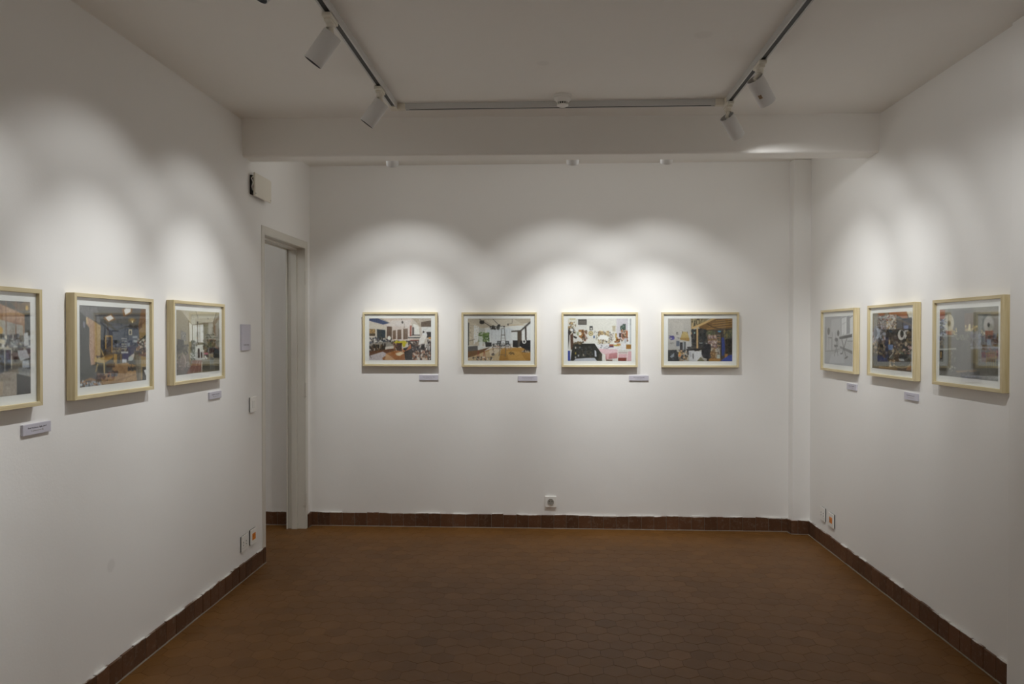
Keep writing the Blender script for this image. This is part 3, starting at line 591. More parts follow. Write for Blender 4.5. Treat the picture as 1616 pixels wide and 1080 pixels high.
    p.L('6a6058', 6, [(665,738),(765,742)]); p.C(1030,665,1140,700,'3c3632 6b6058 b8a890',20,34); p.C(820,700,900,740,'7a6034 8f7440',8,40)
    for x in (330,425): 
        for d_ in (-20,0,28): p.L('9a3f2c', 5, [(x,665),(x+d_,815)])
    p.C(240,770,560,830,'2f2c2b 5a5048 3a3634 e0d8cc',26,34); p.E('6a6664', 565, 735, 28, 20); p.C(540,590,580,740,'8a6a54 5a3c30',10,20); return p.grain(.02).done()
def art_b3():
    p = Paint([(178,165),(1178,165),(1178,832),(178,832)], 'd4d4d0', 13)
    p.P('dad8cc', [(178,165),(320,165),(320,300),(178,260)]); p.P('d8d7d0', [(480,170),(940,170),(940,560),(480,560)]); p.P('c8c4cc', [(945,168),(1130,168),(1130,480),(945,520)]); p.P('e2e4e6', [(1125,168),(1150,168),(1150,560),(1120,560)]); p.R('b9bec4', 1152, 168, 1172, 560); p.L('8a8f94', 6, [(1165,170),(1165,270)])
    p.R('3f3d39', 340, 180, 475, 265); p.P('77716a', [(350,200),(465,195),(468,255),(345,250)], .8); p.R('b9a64c', 205, 168, 295, 180); p.C(182,225,300,330,'3c3a34 9a8a5a e8e6de c9a04a 5a5040 b86a30',60,26)
    p.C(182,320,300,400,'4a4a4c e2e2e0 2c2a2a c8b070 787880',40,34); p.E('d8d8dc', 240, 345, 24, 22); p.P('3a3432', [(182,330),(240,380),(210,420),(182,660)]); p.P('5b3a28', [(215,420),(260,400),(265,640),(225,660)]); p.L('c8c4c0', 6, [(205,660),(205,430),(240,395)]); p.P('2f2c2a', [(265,435),(325,460),(310,485),(268,465)])
    p.P('a8743a', [(345,345),(430,340),(445,470),(400,490),(350,450)]); p.E('d9d4c8', 368, 405, 26, 30); p.E('8a9a68', 335, 405, 18, 30, .7); p.C(400,350,480,520,'5b3a2a 8a5a34 3a2c26 b06a4a 6b6a54',46,32); p.L('d0ccc4', 5, [(300,285),(470,300)])
    p.R('23262a', 520, 285, 570, 350); p.E('d8d6cc', 546, 325, 12, 20); p.E('a89458', 540, 400, 38, 40); p.E('d8ccA0', 540, 400, 24, 26); p.E('7a6a48', 540, 400, 12, 13); p.C(590,360,650,390,'6a6864 9a9890',8,18); p.R('3f5f90', 580, 435, 604, 475); p.C(620,420,650,500,'8a8468 6a7a5a',8,20)
    p.C(655,365,820,450,'c2a468 a8844a e0cfa0 7a6a58 d8c8a8 9a7a50',70,32); p.E('e8e8e4', 740, 470, 78, 48); p.C(650,500,840,560,'6a5a48 a89068 d8d0b8 3f3a38 c0a878',50,24,tall=1.6); p.R('c2b8a0', 880, 280, 930, 370, .8); p.P('a89a78', [(870,280),(935,280),(905,370)], .5)
    p.C(830,380,900,540,'e0dcd4 8a8078 c8bca8 5a5450',24,34); p.P('3c5048', [(1000,290),(1088,245),(1088,350),(1010,365)]); p.C(1000,250,1085,360,'5f8a78 2c3a38 a8c0b0',12,24); p.R('4a3a40', 985, 395, 1015, 460); p.C(1020,350,1120,520,'8a4a34 5a4a38 b87a54 3f4a38 d0a488',50,38); p.P('b8683c', [(1090,360),(1122,360),(1118,450),(1098,450)])
    p.P('c09a3c', [(925,400),(950,400),(945,470),(925,470)]); p.E('c89c30', 955, 500, 24, 22); p.C(920,470,1010,545,'8a4a24 5a3424 c8903a',20,34); p.R('d8d8dc', 1025, 555, 1090, 655); p.P('b9bec8', [(1060,480),(1110,480),(1095,550),(1068,550)])
    p.P('dadade', [(600,570),(960,560),(1010,650),(760,690),(640,620)]); p.C(640,570,900,660,'b8b8c4 e6e6ea 8a8a98 d0c8c0 5a5a60',40,34,tall=.4); p.R('a85c34', 830, 570, 900, 600); p.R('5a4068', 830, 595, 900, 620); p.R('b8a848', 905, 575, 985, 600); p.R('c89050', 950, 558, 1010, 590)
    p.P('2b2c28', [(265,560),(600,560),(640,620),(700,700),(720,832),(220,832),(235,700)]); p.C(260,530,420,570,'5a4a34 3a3428 8a7048',26,32); p.P('1f201e', [(395,560),(600,560),(610,600),(400,590)])
    p.C(270,595,600,800,'3c3a34 55524a 1c1c1a 6a5a44 2a2e30 4a5058',90,34); 
    for x, y, c in ((300,625,'d8d8d4'),(368,620,'8a9098'),(300,715,'c8b040'),(345,750,'b8bcc0'),(425,740,'a8a090'),(300,780,'b8bcc0')): p.R(c, x-10, y-16, x+10, y+16, .8)
    p.P('c8ccdA', [(600,660),(625,680),(632,765),(605,765)]); p.P('b8bcc8', [(300,800),(480,785),(600,785),(640,832),(270,832)]); p.R('2f42a8', 178, 675, 215, 832); p.P('4a4438', [(690,700),(720,720),(715,832),(650,832)])
    p.P('dcb8c0', [(665,640),(960,650),(970,700),(760,730),(690,690)]); p.P('c88a90', [(760,725),(960,700),(960,790),(770,810)], 1, 'b06a6e'); p.P('d8a8ac', [(780,725),(830,720),(820,800),(790,805)]); p.P('d8aab2', [(975,690),(1178,680),(1178,832),(1110,832),(1100,780),(975,780)]); p.P('8a3c30', [(970,780),(1110,780),(1110,832),(970,832)])
    p.L('dcd8d0', 14, [(765,730),(765,832)]); p.R('a8742c', 1098, 575, 1174, 645); p.L('e0ded8', 10, [(968,660),(965,832)]); p.L('e0ded8', 10, [(1125,655),(1105,832)])
    for y in (665,690,715): p.L('d8d6d0', 12, [(975,y),(1115,y)])
    p.L('6a6058', 4, [(975,678),(1115,678)]); p.L('6a6058', 4, [(975,703),(1115,703)]); p.L('c0bcc0', 8, [(885,780),(885,832)]); p.R('6b4030', 780, 810, 880, 832, .8); return p.grain(.02).done()
def art_b4():
    p = Paint([(185,168),(1187,168),(1187,832),(185,832)], 'a8a49c', 14)
    p.P('b2ada6', [(185,168),(560,168),(550,640),(185,640)], 1, 'a8a6a4'); p.P('bdb8b0', [(260,230),(420,230),(430,420),(250,520)], .5); p.R('b0b4b8', 330, 540, 550, 640, .5)
    p.P('8a7a54', [(540,168),(830,168),(700,260),(545,330)]); p.C(560,180,740,270,'6a5c3c 9a8a64 4a3f2c b0a078',40,40,tall=1.8); p.L('2f2a20', 12, [(600,200),(590,290)])
    p.P('7c5a30', [(900,175),(1187,168),(1187,330),(1000,350),(720,360),(660,300)]); 
    for a_ in ((930,200,1187,172),(880,240,1187,205),(830,285,1187,240),(790,325,1187,280),(760,352,1187,318)): p.P('b08444', [(a_[0],a_[1]),(a_[2],a_[3]),(a_[2],a_[3]+14),(a_[0]-10,a_[1]+12)])
    p.L('3a2c20', 10, [(790,250),(900,310),(1010,330)]); p.P('c8a468', [(550,310),(870,168),(940,168),(700,280),(550,345)]); p.P('c4a268', [(548,300),(580,210),(572,310)]); p.R('b89458', 545, 340, 560, 440)
    p.P('2c2a28', [(560,345),(700,320),(790,345),(790,640),(560,640)]); p.C(560,350,790,640,'1f1f20 3c3a38 4a4440 2a3234 5c5850 34383c',110,50,tall=1.6); p.E('8ab0a8', 600, 392, 10, 16); p.C(680,540,720,560,'b8c0c4 8a9498',6,20)
    p.R('c8a46c', 630, 310, 655, 645); p.P('4a4038', [(790,350),(1187,320),(1187,832),(790,832)]); p.C(790,370,930,430,'6a7a4a 8a8058 4a4a3a b0a888 5a6048',40,30,tall=1.8)
    p.P('8a6a48', [(800,430),(1005,415),(1005,800),(830,760)]); 
    for y in (455,535,590): p.C(812,y-20,945,y+20,'c8b8a8 9a6a54 d8d0c4 7a5a6a b8a090 5a4a58',70,20,tall=2.2)
    for y in (440,500,560,620,680,740): p.C(955,y-16,1000,y+18,'2a2622 4a4038 8a8478',12,24); p.L('b8966a', 6, [(950,y+24),(1003,y+28)])
    p.C(890,630,1000,720,'c8c4bc 8a8890 b8b4a8 5a5450',40,26); p.R('b4bcb4', 950, 730, 1000, 800); p.C(850,640,940,800,'8a6438 6a4a2c a8804c b8b09c',50,44,tall=1.5); p.P('3a6f9a', [(960,358),(1015,358),(1015,382),(962,382)]); p.E('5aa8d0', 985, 370, 20, 10)
    p.P('2c2620', [(1005,380),(1030,370),(1030,790),(1005,800)]); p.P('2b3f96', [(1020,465),(1060,460),(1075,640),(1060,740),(1025,750)], 1, '24408a'); p.P('6a6a50', [(1065,370),(1187,330),(1187,480),(1065,480)]); p.C(1060,350,1187,480,'7a7a54 5a5a44 8a7a48 4a4a40',30,50); p.P('2a2420', [(1085,485),(1187,480),(1187,720),(1090,720)]); p.C(1085,500,1187,700,'3c302a 1f1c1c 4a3c34',20,44)
    p.P('3046a8', [(1010,832),(1100,750),(1187,730),(1187,832)]); p.P('a8743c', [(1070,720),(1120,715),(1110,760),(1072,780)]); p.P('a87a3c', [(830,790),(1010,790),(1000,832),(820,832)])
    p.P('26262c', [(740,580),(830,560),(855,640),(830,800),(740,780),(700,700)]); p.C(740,570,850,790,'1c1c22 2f3038 3f4048',30,50); p.R('c8d0d4', 775, 548, 800, 562, .6)
    p.P('302c2a', [(470,640),(740,630),(740,650),(600,680),(480,680)]); p.P('3a3a3c', [(480,610),(540,605),(550,645),(500,650)]); p.P('bec0c4', [(510,670),(600,665),(600,832),(520,832)]); p.P('c8cace', [(600,680),(710,680),(710,770),(690,832),(600,832)]); p.P('9a9aa4', [(515,675),(545,690),(555,770),(525,760)], .6); p.L('2c2a2c', 12, [(578,715),(580,795)])
    p.P('8a7c5c', [(640,832),(695,765),(760,832)]); p.P('6a7058', [(655,832),(700,780),(735,832)], .7); p.P('b8a260', [(375,500),(410,370),(490,380),(520,500),(505,520)], 1, 'b09048'); p.P('a07a30', [(370,470),(520,470),(520,520),(480,515),(375,492)]); p.L('3a3430', 6, [(408,365),(415,400)]); p.L('3a3430', 6, [(488,370),(492,400)])
    p.E('342e7a', 248, 470, 42, 34, .9); p.E('b2ada6', 232, 478, 12, 12); p.E('4a44a0', 262, 480, 16, 22); p.C(205,435,292,460,'3a3486 2c2870',10,20); p.C(315,385,355,420,'3a3836 5a5650',10,20); p.C(330,450,360,485,'4a4644 b0aca8',6,18); p.C(185,540,275,565,'3a3838 6a6664',12,16); p.R('5a6478', 315, 515, 365, 600)
    p.R('2f3034', 370, 540, 415, 720); p.R('8a9094', 418, 530, 440, 730); p.R('3f4448', 440, 530, 460, 680); p.C(330,660,500,832,'4a4034 8a6a3c c8a070 3a3434 a89878 2c2c30',60,44); p.R('c8963c', 350, 690, 382, 760); p.R('d8642c', 355, 735, 382, 760)
    p.P('23252a', [(185,660),(320,655),(360,832),(185,832)]); p.C(190,670,340,820,'30343a 1a1b1f 3f444c',30,50); p.P('8a929c', [(215,760),(285,700),(280,760),(240,785)]); return p.grain(.02).done()
def art_l1():
    p = Paint([(-530.4,148.8),(188,190.8),(192.4,763.6),(-524,847.2)], '6a665e', 21)
    p.P('4f4a46', [(-530,148),(195,190),(195,320),(-530,250)]); p.P('8a6a48', [(60,190),(195,200),(190,240),(120,245)], .6); p.E('e8c068', 168, 228, 9, 16); p.E('a88048', 168, 200, 30, 14, .4)
    p.P('a5795a', [(-530,160),(0,200),(155,270),(155,400),(-530,420)]); p.P('b88e6c', [(20,212),(150,272),(150,325),(20,305)]); p.P('b0aca2', [(-530,270),(0,300),(145,340),(145,400),(0,400),(-530,420)], 1, 'a8a49c')
    for x in range(-520, 150, 62): p.L('8a6248', 5, [(x,180),(x,410)])
    p.E('d8b068', -10, 370, 30, 28); p.P('3a3c40', [(155,270),(195,260),(195,620),(150,600)])
    p.C(-530,400,190,480,'d8d8d4 3a3a3c 8a9098 b0b4b4 55585c e0d8c0 6a7078',190,44); p.R('b8b6a8', -530, 478, 80, 490); p.P('2b3344', [(-530,490),(75,490),(75,600),(0,640),(-530,760)]); p.C(-500,495,70,620,'3f4f70 1f2430 5a6a8a 2c3850',110,40,tall=1.4); p.L('c8c4b4', 6, [(72,490),(72,610)]); p.L('c8c4b4', 5, [(30,490),(30,625)])
    p.C(80,480,190,560,'1c1c1e 3a3632 58544c 8a8676',30,44); p.P('c8ccd0', [(150,385),(175,380),(180,460),(150,470)]); p.P('b0b8c0', [(110,495),(165,490),(185,540),(130,560),(115,530)]); p.P('a8b2c0', [(140,560),(180,555),(185,600),(140,605)])
    p.P('93897a', [(-530,760),(0,640),(110,610),(195,640),(195,765),(-530,850)], 1, 'a09484'); p.P('b09878', [(0,690),(20,690),(15,775),(-60,785)], .7); p.P('26292a', [(105,640),(192,660),(192,764),(105,775)]); p.P('8f959a', [(110,600),(192,610),(185,655),(120,645)], .8); return p.grain().done()
def art_l2():
    p = Paint([(52,38),(845,82),(845,925),(52,1020)], '4a4c4c', 22)
    p.P('55555a', [(52,38),(845,82),(845,140),(720,260),(340,210),(120,120)], 1, '4a4a4c'); p.P('6a6a6e', [(52,50),(260,70),(300,250),(130,180),(52,110)], .9); p.P('3a3e42', [(52,110),(130,180),(165,300),(180,750),(260,740),(200,900),(52,960)], 1, '3c4240')
    p.P('454a54', [(300,200),(440,230),(440,600),(300,600)])
    p.P('4a5162', [(380,240),(760,280),(760,620),(440,620)]); p.P('3c3630', [(330,200),(500,330),(700,260),(760,280),(740,310),(560,300),(480,340),(380,280)]); p.L('38322c', 8, [(340,235),(480,340),(700,265)]); p.L('3f2c24', 14, [(390,280),(390,400)])
    p.P('7a4a22', [(790,85),(845,82),(845,215),(760,330),(755,290)], 1, '8a5c34'); p.P('9a7848', [(760,330),(845,215),(845,400),(770,445)]); p.P('6a4424', [(755,290),(800,200),(800,300),(765,330)])
    p.P('8a5c2c', [(330,190),(435,135),(485,210),(395,240)]); p.P('f4f0e6', [(360,185),(425,155),(462,195),(400,230)]); p.P('8a5c2c', [(558,85),(600,72),(690,80),(680,130),(580,178)]); p.P('f6f2ea', [(585,95),(605,75),(665,78),(662,118),(600,155)])
    p.E('b8842c', 682, 215, 50, 34, .35); p.E('d8a440', 682, 215, 26, 20, .6); p.R('fae8b0', 678, 222, 692, 250)
    p.P('b08a6a', [(128,185),(150,180),(305,280),(300,640),(230,700),(240,740),(185,755),(165,560),(170,310),(130,260)], 1, 'b48f78'); p.P('b89558', [(238,240),(305,280),(300,640),(238,640)]); p.P('c8a878', [(128,185),(152,182),(155,265),(130,258)]); p.P('8a90a8', [(92,230),(118,235),(118,310),(95,300)], .7)
    p.P('b08a4c', [(355,395),(445,398),(445,600),(430,600),(430,415),(372,415),(372,560),(355,560)]); p.P('4a4448', [(372,415),(430,415),(430,590),(372,575)]); p.R('2a2624', 340, 415, 356, 560)
    p.R('d8ccA4', 640, 325, 678, 392); p.R('3c3a34', 648, 338, 670, 382); p.C(460,450,640,600,'3a4260 2c2f3c 7a8090 55606c 8a8470 404868',60,44); p.R('1e2024', 465, 455, 530, 490)
    for y in (430,458,495,520,550): p.R('a8a8a0', 550, y, 618, y+12)
    for y in (545,572,590): p.R('8a8268', 455, y, 545, y+8)
    p.R('c8ccd0', 548, 590, 645, 608); p.R('3f4a78', 560, 610, 640, 690); p.R('c8ccd4', 560, 680, 612, 722); p.R('9aa0a8', 685, 405, 745, 430); p.R('a8aeb0', 685, 452, 745, 478); p.R('4a5068', 620, 430, 700, 520, .6); p.R('8a94a0', 625, 485, 655, 520); p.P('3c4468', [(620,530),(720,530),(710,640),(640,640)])
    p.P('a07a50', [(450,740),(620,720),(740,760),(760,935),(320,985),(300,900),(440,800)], 1, 'ab8250'); p.P('8a6238', [(500,740),(540,740),(630,860),(590,870)], .7); p.P('c09a64', [(640,780),(735,780),(740,920),(560,950)], .5); p.L('7a5630', 6, [(450,950),(720,860)])
    p.P('232528', [(335,600),(350,555),(385,610),(345,640)]); p.P('b89a5c', [(300,555),(310,555),(345,640),(330,645)]); p.P('c0a468', [(230,655),(345,650),(345,730),(225,715)]); p.P('a8803c', [(345,650),(450,620),(450,660),(345,730)]); p.P('7a5a34', [(350,640),(450,618),(440,640),(360,665)])
    p.L('b89c60', 12, [(265,735),(242,835)]); p.L('c8b07a', 16, [(343,730),(349,945)]); p.P('b08a48', [(460,615),(500,620),(495,730),(455,745)]); p.P('4a3428', [(380,720),(475,720),(470,780),(370,780)]); p.L('a8884c', 8, [(545,620),(545,720)]); p.C(250,640,330,660,'5a4048 3a3238',6,30)
    p.P('c8c0b8', [(660,640),(712,600),(690,690),(630,700)]); p.E('b8c4c4', 662, 672, 30, 26); p.P('3f4044', [(630,700),(690,700),(680,740),(640,740)]); p.C(630,770,720,810,'2c2c30 4a4a50',14,40); p.L('2c2c30', 7, [(668,730),(668,790)]); p.C(380,820,495,890,'26262a 3f4450 6a6c78 8a4a30',26,40); p.C(250,850,380,940,'5a3a28 7a5434 4a3024',26,36)
    p.C(720,540,845,620,'4a3838 6a5a50 c0a088 38485c 8a6a54 2c3a50',60,40); p.C(750,440,845,540,'b8a890 4a4038 8a4030 d0ccc0',40,32); p.L('1f1c1c', 12, [(845,395),(750,480)]); p.P('6a6456', [(700,570),(770,640),(790,925),(735,935)], 1, '5a5446')
    for x in (738,762,778): p.L('a8a08c', 6, [(x,640),(x,925)])
    p.P('a88c5c', [(785,640),(845,650),(845,770),(800,770),(800,925),(785,925)]); p.P('3c3834', [(805,775),(845,780),(845,915),(810,880)]); p.P('d8dce0', [(818,812),(845,800),(845,880)]); p.R('8a4a48', 760, 620, 845, 640, .6)
    p.P('94683a', [(60,950),(180,900),(330,960),(320,990),(60,1015)]); p.C(56,945,300,1005,'1f2430 8a98a8 c8d0d8 2c3444 4a3428 b8763c',50,46); return p.grain().done()
def art_l3():
    p = Paint([(77,75),(703,118),(698,945),(72,1018)], '8f8566', 23)
    p.P('9a8e6c', [(77,75),(145,80),(310,290),(310,560),(240,720),(77,760)], 1, '857a60'); p.P('7a6e4c', [(250,225),(262,235),(262,560),(250,560)]); p.P('b4ac90', [(145,80),(660,112),(612,258),(470,262),(310,290)], 1, 'c8c3ae'); p.P('a8a084', [(660,112),(703,118),(703,180),(650,190)])
    p.L('5a5444', 5, [(362,95),(395,200)]); p.E('6a6250', 540, 205, 8, 8); p.L('6a5a40', 6, [(310,292),(612,258)]); p.L('5c5038', 6, [(660,125),(612,260)])
    p.P('7a7454', [(470,285),(540,270),(545,560),(470,560)], 1, '6a6844'); p.P('a09a88', [(545,270),(620,265),(620,420),(545,420)]); p.P('7a6238', [(610,260),(703,160),(703,330),(640,420),(615,400)]); p.P('94907c', [(640,300),(703,200),(703,640),(640,640)], 1, '7c7c70')
    p.P('e8e8e0', [(265,250),(305,290),(305,520),(268,540)]); p.P('ecebe2', [(318,298),(380,292),(380,560),(318,560)], 1, 'd8dcd4'); p.P('eeeee4', [(392,292),(470,290),(472,545),(392,545)]); p.L('8a8264', 6, [(418,292),(418,545)]); p.L('a8a490', 3, [(340,292),(340,560)])
    p.P('dde0d8', [(318,590),(475,575),(475,680),(318,700)]); p.P('6a6444', [(385,545),(475,550),(475,572),(385,575)]); p.L('3c3a34', 5, [(388,260),(388,560)]); p.E('3a3834', 388, 262, 9, 16)
    p.P('6a6862', [(140,372),(218,405),(215,500),(142,500)]); p.C(145,400,215,520,'8a8a84 4a4a48 a8a498',20,34); p.P('2f302f', [(90,495),(185,508),(185,610),(85,640)]); p.C(80,580,240,700,'2c2c2a 3f3e3a 1e1e1e 55524a',60,52); p.C(76,680,235,790,'6a6048 4a4438 8a8064 2f2c28',40,44)
    p.C(500,430,625,520,'5a5a4c 8a8a7c 3a3a34 a8a894',46,40,tall=.5); p.C(470,500,640,680,'5a5e38 3f4428 7a6a40 6a4a34 4a4a44',70,46); p.C(300,530,345,700,'2f3424 4a5234 3c3c2c',36,30,tall=1.6); p.C(330,540,380,590,'6a6a64 9a9a90',10,26)
    p.P('28343c', [(550,620),(698,625),(698,705),(555,705)]); p.P('3a1c1c', [(555,640),(630,630),(625,690),(560,690)]); p.L('9aa4a8', 4, [(545,700),(545,620),(640,615)]); p.P('22221e', [(610,705),(698,710),(698,765),(612,765)]); p.P('3c3c3c', [(480,720),(545,715),(548,760),(485,760)]); p.P('c0607a', [(475,695),(535,690),(535,718),(475,718)])
    p.P('c4c8c6', [(270,700),(470,670),(470,800),(270,790)]); p.C(275,590,345,790,'2c3024 44503a 8a8c84',26,36); p.P('33241e', [(385,630),(412,630),(416,765),(385,765)]); p.P('3a2620', [(432,685),(452,685),(452,765),(432,765)]); p.P('e2e4e0', [(460,800),(492,730),(528,770),(500,800)]); p.L('3a3a3a', 5, [(488,755),(500,790)])
    p.P('7c6a60', [(72,800),(250,700),(270,800),(290,900),(72,960)], 1, '66625e'); p.P('5c5654', [(72,900),(250,850),(300,830),(230,1000),(72,1018)], 1, '56544f'); p.P('8a8684', [(200,880),(290,800),(320,820),(240,900)]); p.C(76,820,290,930,'7a6058 8a7a74 5a5250 a89a94',40,44); p.E('a88f88', 175, 810, 42, 92, .6); p.E('75645c', 170, 815, 32, 80, .8); p.L('b8a49c', 8, [(170,730),(205,790),(200,890)])
    p.P('8a5240', [(310,800),(440,800),(440,960),(210,1000),(300,860)], 1, '7a4434'); p.L('b49a90', 7, [(385,800),(320,985)]); p.L('b49a90', 7, [(415,800),(395,975)]); p.C(300,810,440,960,'8a4a3c 9a6454 6a3c34',26,30,a=.5)
    p.P('8a8470', [(440,790),(698,765),(698,815),(440,830)]); p.P('6a5c34', [(440,820),(698,800),(698,850),(450,855)]); p.P('2f2f22', [(450,850),(698,848),(698,945),(450,960)]); p.L('c8c8c4', 8, [(445,830),(440,975)]); p.L('8a9a9c', 9, [(560,740),(570,930)], .7); p.P('5a6a70', [(560,760),(620,760),(610,940),(570,940)], .6); p.R('6a6858', 450, 930, 698, 960, .6); p.L('a8acaa', 6, [(620,840),(625,945)], .7)
    return p.grain(.02).done()
def art_r1():
    p = Paint([(98,205),(422,198),(418,778),(98,745)], 'b4b6ba', 31)
    p.P('a9abb0', [(98,205),(290,200),(290,500),(98,600)], 1, 'b8babd'); p.P('9a9ca2', [(98,320),(125,330),(120,590),(98,600)]); p.P('c6c8cb', [(175,240),(280,225),(280,450),(175,470)], .6); p.P('bcbfc3', [(288,200),(422,198),(420,500),(285,470)])
    for x0, x1 in ((300,320),(326,350),(392,420)): p.P('dfe1e4', [(x0,225+(x0-300)*-.2),(x1,215),(x1,400),(x0,420)])
    p.P('8f9298', [(355,205),(388,202),(388,400),(352,410)]); p.L('8a8d92', 5, [(295,225),(345,205)]); p.L('74767c', 8, [(390,225),(422,200)]); p.L('9a9da2', 4, [(296,300),(350,270)])
    p.P('a8abae', [(98,600),(260,570),(420,640),(418,778),(98,745)], 1, 'a0a5ae'); p.P('c4c8cf', [(180,640),(300,600),(330,740),(150,745)], .5); p.P('b8bbbe', [(275,490),(420,500),(420,600),(280,545)]); p.P('6c6e72', [(275,545),(420,605),(418,640),(275,570)]); p.P('7a7c80', [(362,485),(420,488),(420,498),(362,495)])
    p.E('5a5a58', 144, 372, 16, 44); p.E('d8dadc', 138, 372, 17, 50, .35); p.E('555553', 144, 374, 13, 40); p.E('4c4c4c', 257, 398, 13, 35); p.E('55585c', 235, 472, 18, 22); p.L('707276', 4, [(186,385),(186,600)]); p.L('707276', 3, [(228,390),(228,460)]); p.L('54565a', 9, [(140,447),(185,452)])
    for x in (148,182): p.L('8a8c90', 4, [(x,455),(x,605)])
    p.L('606266', 5, [(105,605),(215,600),(270,578)]); p.L('505256', 6, [(235,490),(238,540)]); p.P('44464a', [(208,530),(250,535),(245,555),(215,560)]); p.L('606266', 5, [(235,555),(212,665)]); p.L('606266', 5, [(235,555),(255,660)]); p.L('5a5c60', 4, [(210,620),(255,600)])
    p.P('3c3e42', [(268,440),(412,410),(414,445),(330,462),(270,465)]); p.P('6a6c70', [(268,440),(400,412),(404,418),(275,448)]); p.L('4a4c50', 7, [(355,460),(302,635)]); p.L('4a4c50', 6, [(300,480),(352,690)]); p.P('36383c', [(280,630),(310,622),(308,636),(282,642)]); p.P('303236', [(330,682),(368,660),(368,672),(334,696)]); p.L('45474b', 5, [(295,455),(305,500)]); p.L('606266', 6, [(250,460),(252,560)])
    return p.grain(.012).done()
def art_r2():
    p = Paint([(84,185),(468,165),(466,752),(84,718)], '3a3634', 32)
    p.P('8a8478', [(84,185),(140,182),(130,330),(84,520)]); p.P('a05a28', [(140,182),(205,180),(200,215),(145,215)]); p.P('b0602c', [(245,175),(420,165),(430,230),(380,235),(320,200),(245,200)]); p.P('dcd6c4', [(415,165),(468,165),(468,225),(440,225)]); p.P('8a7c6c', [(205,178),(240,176),(240,200),(205,205)])
    p.P('908c88', [(135,215),(215,205),(215,345),(140,340)]); p.P('a8a29a', [(215,205),(318,195),(318,340),(215,345)]); p.C(138,205,216,345,'c8c8c8 6a6e78 8a5a50 a8b0b8 4a4c50',46,24); p.C(216,200,318,340,'d8d4cc 8a4a40 c8a468 5a5450 b8b0a8 e0dcd4',60,24)
    p.P('50555c', [(322,235),(378,230),(376,335),(322,338)]); p.P('4a5262', [(380,235),(466,228),(466,340),(380,340)]); 
    for y in range(245,335,14): p.L('8a9098', 4, [(325,y),(375,y-2)]); p.L('6a7690', 4, [(384,y),(462,y-3)])
    p.P('7f93c4', [(392,305),(435,303),(432,335),(392,335)]); p.C(84,320,220,520,'7a7880 9aa0b0 5a5450 b0a8b8 4a4648 8a6a58',90,34,tall=1.4); p.E('7a7c8a', 118, 380, 26, 62); p.E('a8b0c0', 135, 380, 24, 55); p.E('5a5c68', 118, 378, 15, 40)
    p.C(216,345,330,450,'2a2624 4a4038 6a5c50 1e1c1c 3c4048',60,32); p.P('22201e', [(330,345),(468,340),(468,560),(330,560)]); p.E('c8c6c0', 366, 395, 34, 52); p.E('2a2826', 372, 385, 17, 36); p.P('d0ccc4', [(395,350),(435,348),(430,390),(400,440)]); p.E('55504a', 415, 375, 9, 16)
    p.C(84,470,468,590,'2c2826 1c1a1a 4a3c30 6a5a44 8a7a60 3a3c44 b8a080',130,40); p.C(420,350,468,500,'6a5438 4a3c2c 8a744c',24,34); p.R('141414', 160, 488, 192, 516); p.P('5f7fb4', [(238,490),(288,490),(284,540),(242,540)]); p.P('c8a878', [(245,445),(258,445),(258,490),(245,490)]); p.E('b8a48c', 412, 485, 14, 20); p.C(430,500,465,550,'d8b8b0 c09890',8,24); p.E('c0a090', 395, 540, 14, 12); p.L('6a9a80', 6, [(345,560),(390,580)]); p.L('b0603c', 7, [(425,570),(460,585)])
    p.P('2a2826', [(84,590),(468,580),(466,752),(84,718)], 1, '4a3826'); p.P('3a3630', [(84,600),(240,610),(250,700),(84,718)]); p.C(90,600,240,640,'34406a 2c3450 4a4a54',30,24)
    for i in range(9): p.L('6a665e', 3, [(90+i*18,640),(110+i*18,710)])
    p.E('8a7656', 372, 655, 94, 64); p.E('141415', 372, 650, 86, 57); p.E('2a2a2c', 372, 650, 60, 38); p.E('1b1b1c', 372, 650, 52, 32); p.P('a8aeb4', [(340,625),(390,625),(398,650),(350,648)]); p.L('b8b4ac', 7, [(250,620),(292,565)]); p.C(250,640,300,700,'c0a070 8a6a48 d8c8a8',20,26); p.E('3a3430', 280, 680, 14, 18); p.P('8a6a3c', [(150,700),(330,715),(330,745),(150,728)]); p.P('c8844c', [(430,700),(464,690),(464,735),(410,738)], .7); return p.grain(.035).done()
